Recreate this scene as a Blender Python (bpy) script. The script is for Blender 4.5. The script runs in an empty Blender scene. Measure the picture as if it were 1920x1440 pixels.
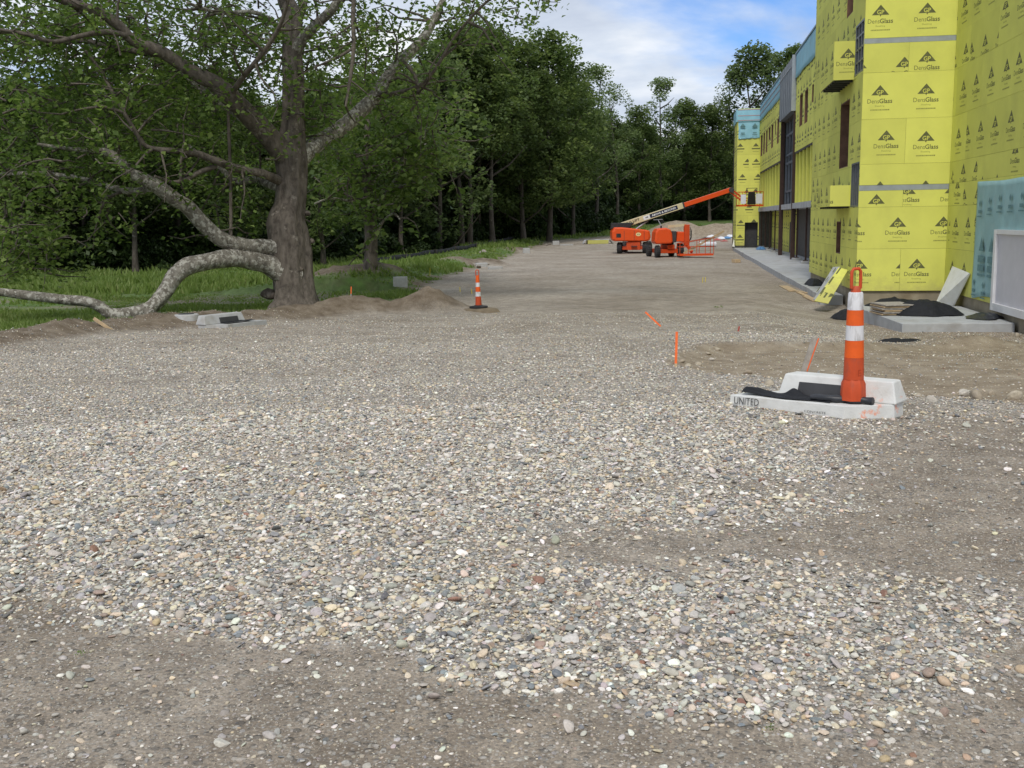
import bpy, math, random
import numpy as np
from mathutils import Vector, Matrix, Euler
R = math.radians
sc = bpy.context.scene
col = sc.collection
random.seed(7); rng = np.random.default_rng(7)

# ------------------------------------------------------------------ camera
F, TH, PIT, ROLL, E = 1950.0, R(9.2), R(8.9), R(0.9), 1.65
fw = np.array([-math.sin(TH)*math.cos(PIT), math.cos(TH)*math.cos(PIT), -math.sin(PIT)])
rt0 = np.array([math.cos(TH), math.sin(TH), 0.0]); up0 = np.cross(rt0, fw)
rt = rt0*math.cos(ROLL) - up0*math.sin(ROLL); up = up0*math.cos(ROLL) + rt0*math.sin(ROLL)
CAM = np.array([0.0, 0.0, E])
cd = bpy.data.cameras.new('camera'); cam = bpy.data.objects.new('camera', cd); col.objects.link(cam)
cd.sensor_width = 36.0; cd.lens = 36.0*F/1920.0; cd.clip_end = 6000; cd.clip_start = 0.05
cam.matrix_world = Matrix(((rt[0], up[0], -fw[0], 0), (rt[1], up[1], -fw[1], 0), (rt[2], up[2], -fw[2], E), (0, 0, 0, 1)))
sc.camera = cam

# ------------------------------------------------------------------ sky, sun, exposure
SUN_EL, SUN_AZ = R(50), R(184)          # azimuth clockwise from +Y: straight behind the camera
w = bpy.data.worlds.new('World'); sc.world = w; w.use_nodes = True
nt = w.node_tree; nt.nodes.clear(); N = nt.nodes.new; L = nt.links.new
out = N('ShaderNodeOutputWorld'); bg = N('ShaderNodeBackground'); L(bg.outputs[0], out.inputs[0])
bg.inputs['Strength'].default_value = 0.1
sky = N('ShaderNodeTexSky'); sky.sky_type = 'NISHITA'; sky.sun_disc = False
sky.sun_elevation = SUN_EL; sky.sun_rotation = SUN_AZ; sky.air_density = 1.0; sky.dust_density = 0.4; sky.ozone_density = 2.5
tc = N('ShaderNodeTexCoord'); sx = N('ShaderNodeSeparateXYZ'); L(tc.outputs['Generated'], sx.inputs[0])
zz = N('ShaderNodeMath'); zz.operation = 'MAXIMUM'; L(sx.outputs[2], zz.inputs[0]); zz.inputs[1].default_value = 0.0
za = N('ShaderNodeMath'); za.operation = 'ADD'; L(zz.outputs[0], za.inputs[0]); za.inputs[1].default_value = 0.16
dv = []
for k in (0, 1):
    d = N('ShaderNodeMath'); d.operation = 'DIVIDE'; L(sx.outputs[k], d.inputs[0]); L(za.outputs[0], d.inputs[1]); dv.append(d)
cx = N('ShaderNodeCombineXYZ'); L(dv[0].outputs[0], cx.inputs[0]); L(dv[1].outputs[0], cx.inputs[1])
mp = N('ShaderNodeMapping'); mp.inputs['Location'].default_value = (7.1, 2.2, 0.0); mp.inputs['Scale'].default_value = (0.9, 0.9, 1); L(cx.outputs[0], mp.inputs[0])
n1 = N('ShaderNodeTexNoise'); n1.inputs['Scale'].default_value = 0.75; n1.inputs['Detail'].default_value = 9; n1.inputs['Roughness'].default_value = 0.52; n1.inputs['Distortion'].default_value = 0.25
L(mp.outputs[0], n1.inputs['Vector'])
lw = N('ShaderNodeMapRange'); L(sx.outputs[2], lw.inputs[0]); lw.inputs[1].default_value = 0.0; lw.inputs[2].default_value = 0.26; lw.inputs[3].default_value = 0.12; lw.inputs[4].default_value = 0.0
ca = N('ShaderNodeMath'); ca.operation = 'ADD'; L(n1.outputs[0], ca.inputs[0]); L(lw.outputs[0], ca.inputs[1])
cov = N('ShaderNodeMapRange'); cov.interpolation_type = 'SMOOTHSTEP'; L(ca.outputs[0], cov.inputs[0])
cov.inputs[1].default_value = 0.35; cov.inputs[2].default_value = 0.49; cov.inputs[3].default_value = 0.0; cov.inputs[4].default_value = 0.97
n2 = N('ShaderNodeTexNoise'); n2.inputs['Scale'].default_value = 1.7; n2.inputs['Detail'].default_value = 8; n2.inputs['Roughness'].default_value = 0.55
L(mp.outputs[0], n2.inputs['Vector'])
cr = N('ShaderNodeValToRGB'); L(n2.outputs[0], cr.inputs[0])
cr.color_ramp.elements[0].position = 0.33; cr.color_ramp.elements[0].color = (3.9, 4.4, 5.4, 1)
cr.color_ramp.elements[1].position = 0.66; cr.color_ramp.elements[1].color = (7.9, 8.0, 8.1, 1)
e = cr.color_ramp.elements.new(0.5); e.color = (5.5, 6.0, 6.75, 1)
tint = N('ShaderNodeMix'); tint.data_type = 'RGBA'; tint.blend_type = 'MULTIPLY'; tint.inputs[0].default_value = 1.0
L(sky.outputs[0], tint.inputs[6]); tint.inputs[7].default_value = (0.5, 0.74, 1.1, 1)
mx = N('ShaderNodeMix'); mx.data_type = 'RGBA'; L(cov.outputs[0], mx.inputs[0]); L(tint.outputs[2], mx.inputs[6]); L(cr.outputs[0], mx.inputs[7])
L(mx.outputs[2], bg.inputs[0])
sl = bpy.data.lights.new('sun', 'SUN'); sl.energy = 1.5; sl.angle = R(11); sl.color = (1.0, 0.95, 0.87)
so = bpy.data.objects.new('sun', sl); col.objects.link(so)
sd = Vector((math.sin(SUN_AZ)*math.cos(SUN_EL), math.cos(SUN_AZ)*math.cos(SUN_EL), math.sin(SUN_EL)))
so.rotation_euler = sd.to_track_quat('Z', 'Y').to_euler(); so.location = (0, -20, 40)
sc.view_settings.view_transform = 'Standard'; sc.view_settings.look = 'None'
sc.view_settings.exposure = 0.42; sc.view_settings.gamma = 1.0; sc.view_settings.use_curve_mapping = False
sc.cycles.use_denoising = True; sc.cycles.max_bounces = 6; sc.cycles.transparent_max_bounces = 6
sc.cycles.diffuse_bounces = 4; sc.cycles.glossy_bounces = 2; sc.cycles.transmission_bounces = 3

# ------------------------------------------------------------------ pixel -> place (photograph pixels, 1920 wide)
def ray(u, v): return fw + rt*((u-960)/F) + up*((720-v)/F)
def at(u, v, d): return CAM + ray(u, v)*d
def onZ(u, v, z): r = ray(u, v); return CAM + r*((z-E)/r[2])
def onX(u, v, X): r = ray(u, v); return CAM + r*(X/r[0])
def onY(u, v, Y): r = ray(u, v); return CAM + r*(Y/r[1])

# ------------------------------------------------------------------ numeric noise
def _h(ix, iy, s):
    n = (ix.astype(np.int64)*374761393 + iy.astype(np.int64)*668265263 + s*974634777) & 0xffffffff
    n = ((n ^ (n >> 13))*1274126177) & 0xffffffff
    n = n ^ (n >> 16)
    return (n & 0xffff)/65535.0
def vnoise(x, y, s=0):
    x = np.asarray(x, float); y = np.asarray(y, float)
    ix = np.floor(x); iy = np.floor(y); fx = x-ix; fy = y-iy
    fx = fx*fx*(3-2*fx); fy = fy*fy*(3-2*fy)
    a = _h(ix, iy, s); b = _h(ix+1, iy, s); c = _h(ix, iy+1, s); d = _h(ix+1, iy+1, s)
    return (a*(1-fx)+b*fx)*(1-fy) + (c*(1-fx)+d*fx)*fy
def fbm(x, y, s=0, o=4):
    t = 0; a = 0.5; f = 1.0; m = 0
    for k in range(o):
        t = t + a*vnoise(np.asarray(x)*f+13.7*k, np.asarray(y)*f-7.1*k, s+k); m += a; a *= .5; f *= 2.03
    return t/m
def sst(a, b, x): t = np.clip((np.asarray(x, float)-a)/(b-a), 0, 1); return t*t*(3-2*t)
def seg_dist(x, y, pts):
    d = np.full(np.shape(x), 1e9)
    for (x0, y0), (x1, y1) in zip(pts[:-1], pts[1:]):
        dx, dy = x1-x0, y1-y0
        t = np.clip(((x-x0)*dx+(y-y0)*dy)/(dx*dx+dy*dy), 0, 1)
        d = np.minimum(d, np.hypot(x-x0-t*dx, y-y0-t*dy))
    return d
def in_poly(x, y, pts):
    ins = np.zeros(np.shape(x), bool); n = len(pts)
    for i in range(n):
        x0, y0 = pts[i]; x1, y1 = pts[(i+1) % n]
        c = ((y0 > y) != (y1 > y)) & (x < (x1-x0)*(y-y0)/((y1-y0) if y1 != y0 else 1e-9)+x0)
        ins ^= c
    return ins
def sdist(x, y, pts):                                  # signed distance to a closed outline, + inside
    d = seg_dist(x, y, list(pts)+[pts[0]])
    return np.where(in_poly(x, y, pts), d, -d)

# ------------------------------------------------------------------ terrain
LOT = [(-15, -30), (-13.2, 4), (-11.9, 16.2), (-11.9, 20), (-10.9, 22.6), (-9.5, 24.9), (-8.2, 26.6), (-6.3, 27.3), (-5.7, 28.4), (-7.2, 31),
       (-9.0, 35.5), (-10.2, 40), (-10.8, 46), (-11.2, 54), (-11.7, 62), (-12.5, 75), (-13.6, 96), (-13.6, 114), (-8, 121), (6, 122), (30, 122), (30, -30)]
BERM = [(-12.6, 14), (-12.5, 20), (-11.5, 23.0), (-10.2, 25.3), (-8.9, 27.2), (-7.0, 28.0)]
DIRT = [(-.15, 13.2), (0.0, 15.2), (.45, 16.5), (2.4, 17.2), (3.6, 18.6), (7.0, 20.5), (7.2, 9.2), (3.1, 9.6), (2.0, 10.1), (1.1, 11.1), (.2, 12.2)]
FRONT = [(-6, 3.2), (-2.9, 3.72), (-2.2, 3.78), (-1.65, 3.66), (-1.35, 3.75), (-1.0, 3.66), (-.8, 3.46), (-.3, 3.34), (.3, 3.2), (.62, 3.05), (1.2, 2.85), (1.2, 0), (-6, 0)]
_D = [-40, -10, 0, 6, 9, 12, 16, 20, 24, 28, 33, 40, 55, 80, 95, 108, 120, 132, 146, 162, 180, 205, 250, 400, 2500]
_Z = [0.2, 0.05, 0, 0, -.03, -.13, -.31, -.47, -.62, -.76, -.87, -.91, -.94, -.95, -.88, -.68, -.36, .05, .65, 1.4, 2.3, 3.5, 5.5, 9, 14]
def base_z(d):
    d = np.asarray(d, float)
    return (np.interp(d-1.2, _D, _Z)+np.interp(d, _D, _Z)*2+np.interp(d+1.2, _D, _Z))/4
def terrain(x, y, fine=True):
    x = np.asarray(x, float); y = np.asarray(y, float)
    d = -x*math.sin(TH)+y*math.cos(TH)
    z = base_z(d)
    ins = sdist(x, y, LOT); o = -ins                        # o > 0 outside the lot
    # field and bank left of the lot
    bank = sst(0, 2.2, o)*np.where(y > 40, .34, -.10) - sst(3.5, 11, o)*np.where(y > 40, .55, .12)*sst(200, 90, d)
    z = z + np.where((x < 3) & (y > 2), bank, 0)*sst(130, 105, d)
    z = z + sst(2, 18, o)*(fbm(x/9, y/9, 5)-.5)*.3*sst(400, 40, d)
    bd = seg_dist(x, y, BERM)
    z = z + (.24+.22*(fbm(x*1.3, y*1.3, 3, 3)-.3)+.16*(fbm(x*4.5, y*3, 4, 3)-.5))*np.exp(-(bd/.62)**2)*(.55+.9*fbm(x/1.4, y/1.4, 9, 2))
    for mx_, my_, r_, h_ in ((-6.7, 28.0, .85, .52), (-9.0, 27.2, 1.0, .22), (-12.2, 43.3, 1.2, .5), (-14.0, 42.2, 1.6, .5),
                             (-11.3, 61.5, 1.1, .42), (-12.6, 60.0, 1.3, .4), (-13.2, 85, 1.4, .5)):
        q = np.hypot(x-mx_, y-my_)/r_
        z = z + h_*np.exp(-q**2)*(.65+.35*fbm(x*1.7, y*1.7, 21, 3)+.35*fbm(x*5, y*4, 25, 3))
    for mx_, my_, r_, h_ in ((-1.2, 117, 3.3, 1.9), (1.0, 119, 3.0, 1.4), (3.4, 116, 2.6, 1.5), (6.0, 118, 3.4, 1.7), (-4.6, 120, 3.2, .6)):
        q = np.hypot(x-mx_, (y-my_)*.8)/r_
        z = z + h_*np.clip(1-q, 0, 1)**.9*(.8+.4*fbm(x*.9, y*.9, 22, 3))
    # dug-out brown patch beside the inlet, with a low lip
    dd = sdist(x, y, DIRT)
    z = z - .09*sst(0, .5, dd) + .05*np.exp(-(dd/.18)**2)*(fbm(x*3, y*3, 31, 2))
    z = z + sst(.2, .8, dd)*(fbm(x*.9, y*4.5, 33, 3)-.5)*.07
    hb = np.exp(-((y-19.6+.25*(x-5))/.55)**2)*sst(3.6, 5.0, x)*.16                 # low spoil ridge by the wall
    z = z + hb*(.6+.8*fbm(x*1.5, y*2, 35, 3))
    z = z - .36*sst(1.6, 4.6, x)*sst(14.5, 21.5, y)*(1-.8*sst(29, 38, y))
    if fine:
        for ox_, wv in ((-3.4, .5), (-1.9, .5), (-6.6, .8), (-5.0, .8)):
            z = z-.022*np.exp(-((x-ox_+.02*(y-20)-wv*np.sin(y/9.0))/.17)**2)*sst(12, 20, y)*sst(80, 60, y)
        z = z + (fbm(x*1.1, y*1.1, 41, 3)-.5)*.035*sst(2, 5, np.hypot(x, y)) + (fbm(x/5, y/5, 43, 2)-.5)*.10*sst(4, 14, np.hypot(x, y))*sst(.2, 1, ins)
    return z
def loose_mask(x, y):                                  # how thick the loose stone lies
    x = np.asarray(x, float); y = np.asarray(y, float)
    m = .94 - .0*x
    f = sdist(x, y, FRONT)+(fbm(x*3.5, y*3.5, 51, 3)-.5)*.22
    m = m*(1-.93*sst(-.10, .07, f))
    wx = x+(fbm(x*1.3, y*1.3, 53, 3)-.5)*.9; wy = y+(fbm(x*1.3, y*1.3, 57, 3)-.5)*.9
    def ell(cx, cy, rx, ry, a=0.0):
        c, s = math.cos(a), math.sin(a); p = (wx-cx)*c+(wy-cy)*s; q = -(wx-cx)*s+(wy-cy)*c
        return np.exp(-((p/rx)**2+(q/ry)**2)**1.5)
    m = m - .66*ell(.9, 5.3, 1.5, .55, .12) - .5*ell(1.9, 5.0, 1.0, .45) - .75*ell(2.1, 6.6, 1.2, 1.1) - .72*ell(1.15, 3.25, .38, .75, -.5) - .6*ell(2.0, 4.5, .65, .8)
    m = m - .55*ell(2.6, 8.0, 1.5, .9) - .7*ell(2.3, 5.6, 1.0, 1.2) - .55*ell(1.5, 6.0, .9, .6) - .7*ell(1.75, 3.4, .55, .6)
    m = m - .42*ell(-.35, 4.75, .55, .22) - .5*ell(.3, 6.6, .75, .28) - .45*ell(-3.0, 7.0, 1.0, .35, -.1) - .62*ell(-2.7, 3.95, .55, .16)
    m = m - .5*ell(-5.5, 11.5, 2.4, .8, .25) - .45*ell(-2.2, 14.2, 2.6, .5, .1) - .35*ell(-.6, 9.3, .8, .4)
    m = m - .45*ell(-1.5, 17.8, 1.8, .6) - .4*ell(-6, 17, 3, .7, .2)
    m = m*(1-.62*sst(.1, 1.9, wx)*sst(4.0, 4.7, wy)*sst(10.4, 9.0, wy)) - .35*ell(-.2, 5.1, 1.0, .3, .1) - .3*ell(-1.6, 8.2, 1.2, .45)
    d = -x*math.sin(TH)+y*math.cos(TH)
    m = m*(1-.4*sst(8, 13, d+(fbm(x/2.6, y/1.2, 62)-.5)*6))
    m = m*(1-.55*sst(13, 22, d+(fbm(x/2.2, y/1.5, 61)-.5)*7)) * (1-.6*sst(20, 30, d))
    m = m + .38*ell(1.6, 18.6, 2.4, .9, .1)
    m = m*(1-.98*sst(-.12, .12, sdist(x, y, DIRT)+(fbm(x*2.2, y*2.2, 63, 3)-.5)*.5))
    m = m*sst(-.5, .3, sdist(x, y, LOT))
    m = m + (fbm(x*1.6, y*1.6, 67, 3)-.5)*.4*(m > .08)
    return np.clip(m, 0, 1)
def gz(x, y): return float(terrain(np.array([x]), np.array([y]))[0])
_T = np.concatenate([np.arange(2.5, 30, .05), np.arange(30, 260, .25)])
def gnd(u, v):                                         # where the line of sight meets the ground
    r = ray(u, v); r = r/np.linalg.norm(r)
    P = CAM[None]+r[None]*_T[:, None]
    below = np.where(P[:, 2] < terrain(P[:, 0], P[:, 1]))[0]
    i = below[0] if len(below) else len(_T)-1
    return Vector((P[i, 0], P[i, 1], gz(P[i, 0], P[i, 1])))

# ------------------------------------------------------------------ materials
def mat_new(name):
    m = bpy.data.materials.new(name); m.use_nodes = True
    return m, m.node_tree.nodes, m.node_tree.links, m.node_tree.nodes['Principled BSDF']
def ramp(nodes, stops, interp='LINEAR'):
    r = nodes.new('ShaderNodeValToRGB'); cr = r.color_ramp; cr.interpolation = interp
    while len(cr.elements) < len(stops): cr.elements.new(0.5)
    for e_, (p, c) in zip(cr.elements, stops):
        e_.position = p; e_.color = (c[0], c[1], c[2], 1) if hasattr(c, '__len__') else (c, c, c, 1)
    return r
def noise(nodes, links, vec, scale, detail=4, rough=.55):
    n = nodes.new('ShaderNodeTexNoise'); n.inputs['Scale'].default_value = scale; n.inputs['Detail'].default_value = detail; n.inputs['Roughness'].default_value = rough
    if vec is not None: links.new(vec, n.inputs['Vector'])
    return n
def mixc(nodes, links, fac, a, b, mode='MIX'):
    m = nodes.new('ShaderNodeMix'); m.data_type = 'RGBA'; m.blend_type = mode
    for s, v in ((0, fac), (6, a), (7, b)):
        if hasattr(v, 'links') or hasattr(v, 'is_linked'): links.new(v, m.inputs[s])
        elif s == 0: m.inputs[0].default_value = v
        else: m.inputs[s].default_value = (v[0], v[1], v[2], 1)
    return m.outputs[2]
def pm(name, base, var=.18, scale=3.0, rough=.75, bump=.15, bscale=30, metal=0.0, dirt=None, dscale=2.0, damt=.5, objrand=0.0, spec=.4, gen=False, stretch=None, splash=None):
    m, nd, lk, b = mat_new(name)
    t = nd.new('ShaderNodeTexCoord'); v = t.outputs['Object']
    if stretch:
        mp_ = nd.new('ShaderNodeMapping'); mp_.inputs['Scale'].default_value = stretch; lk.new(v, mp_.inputs[0]); v = mp_.outputs[0]
    n = noise(nd, lk, v, scale, 5)
    lo = [c*(1-var) for c in base]; hi = [min(1, c*(1+var)) for c in base]
    c = ramp(nd, [(.3, lo), (.7, hi)]); lk.new(n.outputs[0], c.inputs[0]); co = c.outputs[0]
    if dirt:
        n2 = noise(nd, lk, v, dscale, 7, .62); f = nd.new('ShaderNodeMapRange'); f.inputs[1].default_value = .5; f.inputs[2].default_value = .68; f.inputs[4].default_value = damt
        lk.new(n2.outputs[0], f.inputs[0]); co = mixc(nd, lk, f.outputs[0], co, dirt)
    if splash:
        sz = nd.new('ShaderNodeSeparateXYZ'); lk.new(v, sz.inputs[0]); n3 = noise(nd, lk, v, 3.5, 7, .7)
        a_ = nd.new('ShaderNodeMath'); a_.operation = 'MULTIPLY_ADD'; lk.new(n3.outputs[0], a_.inputs[0]); a_.inputs[1].default_value = -1.3; lk.new(sz.outputs[2], a_.inputs[2])
        f3 = nd.new('ShaderNodeMapRange'); lk.new(a_.outputs[0], f3.inputs[0]); f3.inputs[1].default_value = .12; f3.inputs[2].default_value = -.45; f3.inputs[4].default_value = .5
        co = mixc(nd, lk, f3.outputs[0], co, splash)
    if objrand:
        oi = nd.new('ShaderNodeObjectInfo'); r_ = nd.new('ShaderNodeMapRange'); r_.inputs[3].default_value = 1-objrand; r_.inputs[4].default_value = 1+objrand
        lk.new(oi.outputs['Random'], r_.inputs[0]); hs = nd.new('ShaderNodeHueSaturation'); lk.new(r_.outputs[0], hs.inputs['Value']); lk.new(co, hs.inputs['Color']); co = hs.outputs[0]
    lk.new(co, b.inputs['Base Color']); b.inputs['Roughness'].default_value = rough; b.inputs['Metallic'].default_value = metal
    b.inputs['Specular IOR Level'].default_value = spec
    if bump:
        nb = noise(nd, lk, v, bscale, 5); bp = nd.new('ShaderNodeBump'); bp.inputs['Strength'].default_value = bump; bp.inputs['Distance'].default_value = .01
        lk.new(nb.outputs[0], bp.inputs['Height']); lk.new(bp.outputs[0], b.inputs['Normal'])
    return m
M = {}
M['yellow'] = pm('sheathing_yellow', (.70, .70, .155), .05, 1.2, .85, .05, 60, dirt=(.50, .49, .13), dscale=.8, damt=.3, objrand=.07, spec=.25, splash=(.36, .31, .15))
M['yellow_pale'] = pm('sheathing_print_gap', (.70, .69, .14), .04, 2, .85, 0)
M['print'] = pm('sheathing_print', (.13, .135, .055), .2, 14, .85, 0)
M['print_fine'] = pm('sheathing_fine_print', (.33, .33, .085), .25, 30, .85, 0)
M['concrete'] = pm('poured_concrete', (.43, .44, .44), .14, 2.5, .9, .25, 40, dirt=(.30, .28, .25), dscale=1.5, damt=.6)
M['concrete_white'] = pm('precast_concrete', (.66, .66, .63), .07, 6, .88, .25, 60, dirt=(.46, .44, .38), dscale=5, damt=.45)
M['foundation'] = pm('foundation_concrete', (.30, .26, .19), .2, 2, .92, .3, 25, dirt=(.19, .145, .09), dscale=1.2, damt=.7)
M['foundation_grey'] = pm('footing_concrete', (.27, .27, .265), .2, 2, .92, .3, 25, dirt=(.19, .165, .13), dscale=1.2, damt=.6)
M['strip'] = pm('galvanised_strip', (.36, .39, .42), .12, 4, .5, .05, 30, metal=.3)
M['galv'] = pm('galvanised_stud', (.20, .215, .235), .15, 5, .45, .05, 30, metal=.5)
M['greypanel'] = pm('grey_metal_panel', (.17, .19, .215), .12, 3, .5, .05, 30, metal=.2)
M['darkmetal'] = pm('dark_steel', (.06, .06, .062), .2, 5, .6, .1, 30, metal=.3)
M['rustcol'] = pm('primed_steel', (.055, .03, .022), .25, 6, .7, .1, 30)
M['brownply'] = pm('wet_plywood', (.19, .105, .07), .25, 5, .8, .1, 40)
M['inner'] = pm('unlit_room_lining', (.09, .085, .075), .2, 3, .9, 0)  # dark base tone stands in for the dimness of the interiors
M['teal'] = pm('teal_membrane', (.28, .47, .48), .12, 2.2, .7, .35, 5, dirt=(.34, .48, .48), dscale=3, damt=.5)
M['blue'] = pm('blue_membrane', (.27, .53, .63), .12, 1.2, .65, .2, 4, dirt=(.34, .55, .62), dscale=2, damt=.5)
M['tealprint'] = pm('membrane_print', (.13, .25, .26), .2, 20, .8, 0)
M['pink'] = pm('taped_seam', (.45, .27, .27), .1, 6, .7, 0)
M['bluegrey'] = pm('parapet_flashing', (.24, .33, .39), .12, 2, .5, .05, 10, metal=.2)
M['whiteboard'] = pm('white_coated_board', (.60, .58, .60), .04, 4, .6, .03, 30)
M['whitetrim'] = pm('white_trim', (.74, .73, .72), .05, 4, .55, .03, 30)
M['foam'] = pm('white_foam_board', (.74, .74, .70), .05, 4, .85, .05, 40, dirt=(.58, .56, .46), dscale=3, damt=.4)
M['greyback'] = pm('grey_board_face', (.36, .37, .38), .1, 4, .85, .05, 40)
M['wood'] = pm('raw_lumber', (.50, .37, .22), .2, 8, .8, .2, 60, dirt=(.33, .24, .15), dscale=6, damt=.5, objrand=.12)
M['woodgrey'] = pm('weathered_lumber', (.38, .345, .30), .2, 14, .85, .3, 60, dirt=(.20, .17, .14), dscale=12, damt=.6)
M['fabric'] = pm('black_geotextile', (.012, .013, .016), .3, 12, .75, .5, 70, spec=.35)
M['fabric2'] = pm('dark_poly_sheet', (.02, .022, .027), .3, 5, .45, .4, 14, spec=.5)
M['orange'] = pm('channelizer_orange', (.80, .115, .010), .08, 6, .55, .05, 40, dirt=(.60, .10, .02), dscale=8, damt=.5)
M['orange_old'] = pm('faded_orange_sleeve', (.56, .075, .018), .12, 8, .6, .08, 40, dirt=(.33, .075, .04), dscale=9, damt=.75, stretch=(1.6, 1.6, .6))
M['orangemark'] = pm('scuffed_mark', (.40, .05, .012), .2, 20, .7, 0)
M['reflwhite'] = pm('scuffed_reflective_white', (.72, .71, .71), .06, 9, .5, .1, 40, dirt=(.27, .25, .235), dscale=9, damt=.85, stretch=(2.2, 2.2, .5))
M['rubber'] = pm('black_rubber', (.022, .022, .024), .3, 8, .8, .3, 50, dirt=(.07, .065, .06), dscale=6, damt=.5)
M['spray'] = pm('orange_marking_paint', (.86, .16, .035), .15, 15, .7, .1, 60)
M['stakeyel'] = pm('yellow_stake_paint', (.62, .50, .05), .15, 15, .7, .1, 60)
M['liftorange'] = pm('lift_orange_paint', (.74, .085, .012), .08, 3, .38, .03, 20, dirt=(.50, .075, .025), dscale=3, damt=.5)
M['liftorange2'] = pm('lift_dull_orange_paint', (.60, .07, .013), .1, 3, .45, .03, 20, dirt=(.33, .07, .035), dscale=3, damt=.6)
M['liftcream'] = pm('lift_cream_paint', (.62, .54, .33), .08, 3, .45, .03, 20, dirt=(.45, .36, .2), dscale=3, damt=.4)
M['tyre'] = pm('tyre_rubber', (.028, .028, .03), .25, 6, .85, .3, 30, dirt=(.12, .105, .09), dscale=4, damt=.6)
M['navy'] = pm('decal_navy', (.012, .016, .05), .1, 6, .4, 0)
M['decalwhite'] = pm('decal_white', (.75, .75, .75), .05, 6, .4, 0)
M['decalblack'] = pm('decal_black', (.015, .015, .015), .1, 6, .4, 0)
M['decalyel'] = pm('decal_pale_yellow', (.75, .62, .30), .06, 6, .4, 0)
M['plastic_white'] = pm('white_plastic', (.72, .74, .78), .06, 4, .4, .05, 10)
M['plastic_red'] = pm('red_plastic', (.40, .09, .07), .15, 4, .4, .05, 10)
M['plastic_blue'] = pm('blue_tarp', (.09, .22, .42), .15, 4, .5, .2, 8)
M['silt'] = pm('silt_fence_fabric', (.014, .015, .017), .3, 3, .7, .3, 8)
M['stencil'] = pm('black_stencil_paint', (.03, .03, .03), .3, 30, .8, 0)
M['block'] = pm('concrete_block', (.42, .42, .41), .14, 6, .92, .3, 50, dirt=(.28, .25, .2), dscale=4, damt=.5)

def bark_mat(name, dark, light, pale, patch=.55, vs=6.0, pscale=2.6):
    m, nd, lk, b = mat_new(name); t = nd.new('ShaderNodeTexCoord'); v = t.outputs['Object']
    mpn = nd.new('ShaderNodeMapping'); mpn.inputs['Scale'].default_value = (1, 1, .35); lk.new(v, mpn.inputs[0])
    n = noise(nd, lk, mpn.outputs[0], vs, 8, .65); c = ramp(nd, [(.28, dark), (.5, [(a+b_)/2 for a, b_ in zip(dark, light)]), (.72, light)]); lk.new(n.outputs[0], c.inputs[0])
    n2 = noise(nd, lk, v, pscale, 6, .68); f = nd.new('ShaderNodeMapRange'); f.inputs[1].default_value = patch; f.inputs[2].default_value = patch+.045
    lk.new(n2.outputs[0], f.inputs[0]); co = mixc(nd, lk, f.outputs[0], c.outputs[0], pale)
    n3 = noise(nd, lk, v, 5.0, 5, .6); f3 = nd.new('ShaderNodeMapRange'); f3.inputs[1].default_value = .56; f3.inputs[2].default_value = .66; f3.inputs[4].default_value = .6
    lk.new(n3.outputs[0], f3.inputs[0]); co = mixc(nd, lk, f3.outputs[0], co, [a*.8+.01 for a in dark])
    lk.new(co, b.inputs['Base Color']); b.inputs['Roughness'].default_value = .9; b.inputs['Specular IOR Level'].default_value = .2
    bp = nd.new('ShaderNodeBump'); bp.inputs['Strength'].default_value = .9; bp.inputs['Distance'].default_value = .09; lk.new(n.outputs[0], bp.inputs['Height']); lk.new(bp.outputs[0], b.inputs['Normal'])
    return m
M['bark'] = bark_mat('sycamore_trunk_bark', (.06, .049, .040), (.21, .18, .15), (.26, .23, .195), .62, 7)
M['bark_pale'] = bark_mat('sycamore_limb_bark', (.085, .072, .055), (.32, .295, .25), (.45, .43, .375), .51, 6, 8.5)
M['bark_wood'] = bark_mat('woodland_bark', (.045, .038, .030), (.14, .12, .10), (.20, .18, .16), .62, 4)
def leaf_mat(name, a, b_, c_, transl=.35):
    m, nd, lk, p = mat_new(name)
    at_ = nd.new('ShaderNodeAttribute'); at_.attribute_name = 'tone_fac'
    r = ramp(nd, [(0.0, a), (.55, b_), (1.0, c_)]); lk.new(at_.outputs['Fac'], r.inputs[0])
    oi = nd.new('ShaderNodeObjectInfo'); mr = nd.new('ShaderNodeMapRange'); mr.inputs[3].default_value = .82; mr.inputs[4].default_value = 1.18; lk.new(oi.outputs['Random'], mr.inputs[0])
    hs = nd.new('ShaderNodeHueSaturation'); lk.new(mr.outputs[0], hs.inputs['Value']); lk.new(r.outputs[0], hs.inputs['Color'])
    p.inputs['Roughness'].default_value = .55; p.inputs['Specular IOR Level'].default_value = .3; lk.new(hs.outputs[0], p.inputs['Base Color'])
    tr = nd.new('ShaderNodeBsdfTranslucent'); hs2 = nd.new('ShaderNodeHueSaturation'); hs2.inputs['Value'].default_value = 1.35; hs2.inputs['Saturation'].default_value = 1.1
    lk.new(hs.outputs[0], hs2.inputs['Color']); lk.new(hs2.outputs[0], tr.inputs[0])
    ms = nd.new('ShaderNodeMixShader'); ms.inputs[0].default_value = transl; lk.new(p.outputs[0], ms.inputs[1]); lk.new(tr.outputs[0], ms.inputs[2])
    lk.new(ms.outputs[0], nd['Material Output'].inputs[0]); return m
M['leaf_syc'] = leaf_mat('sycamore_leaf', (.066, .108, .026), (.12, .185, .044), (.21, .275, .08), .45)
M['leaf_oak'] = leaf_mat('broadleaf_leaf', (.058, .088, .028), (.104, .15, .046), (.175, .22, .07), .45)
M['leaf_light'] = leaf_mat('pale_broadleaf_leaf', (.085, .125, .048), (.155, .215, .078), (.25, .31, .135), .5)
M['leaf_bush'] = leaf_mat('undergrowth_leaf', (.020, .036, .012), (.036, .062, .018), (.062, .095, .026), .25)  # leaf tones darkened to carry the shade under the canopy
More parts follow.
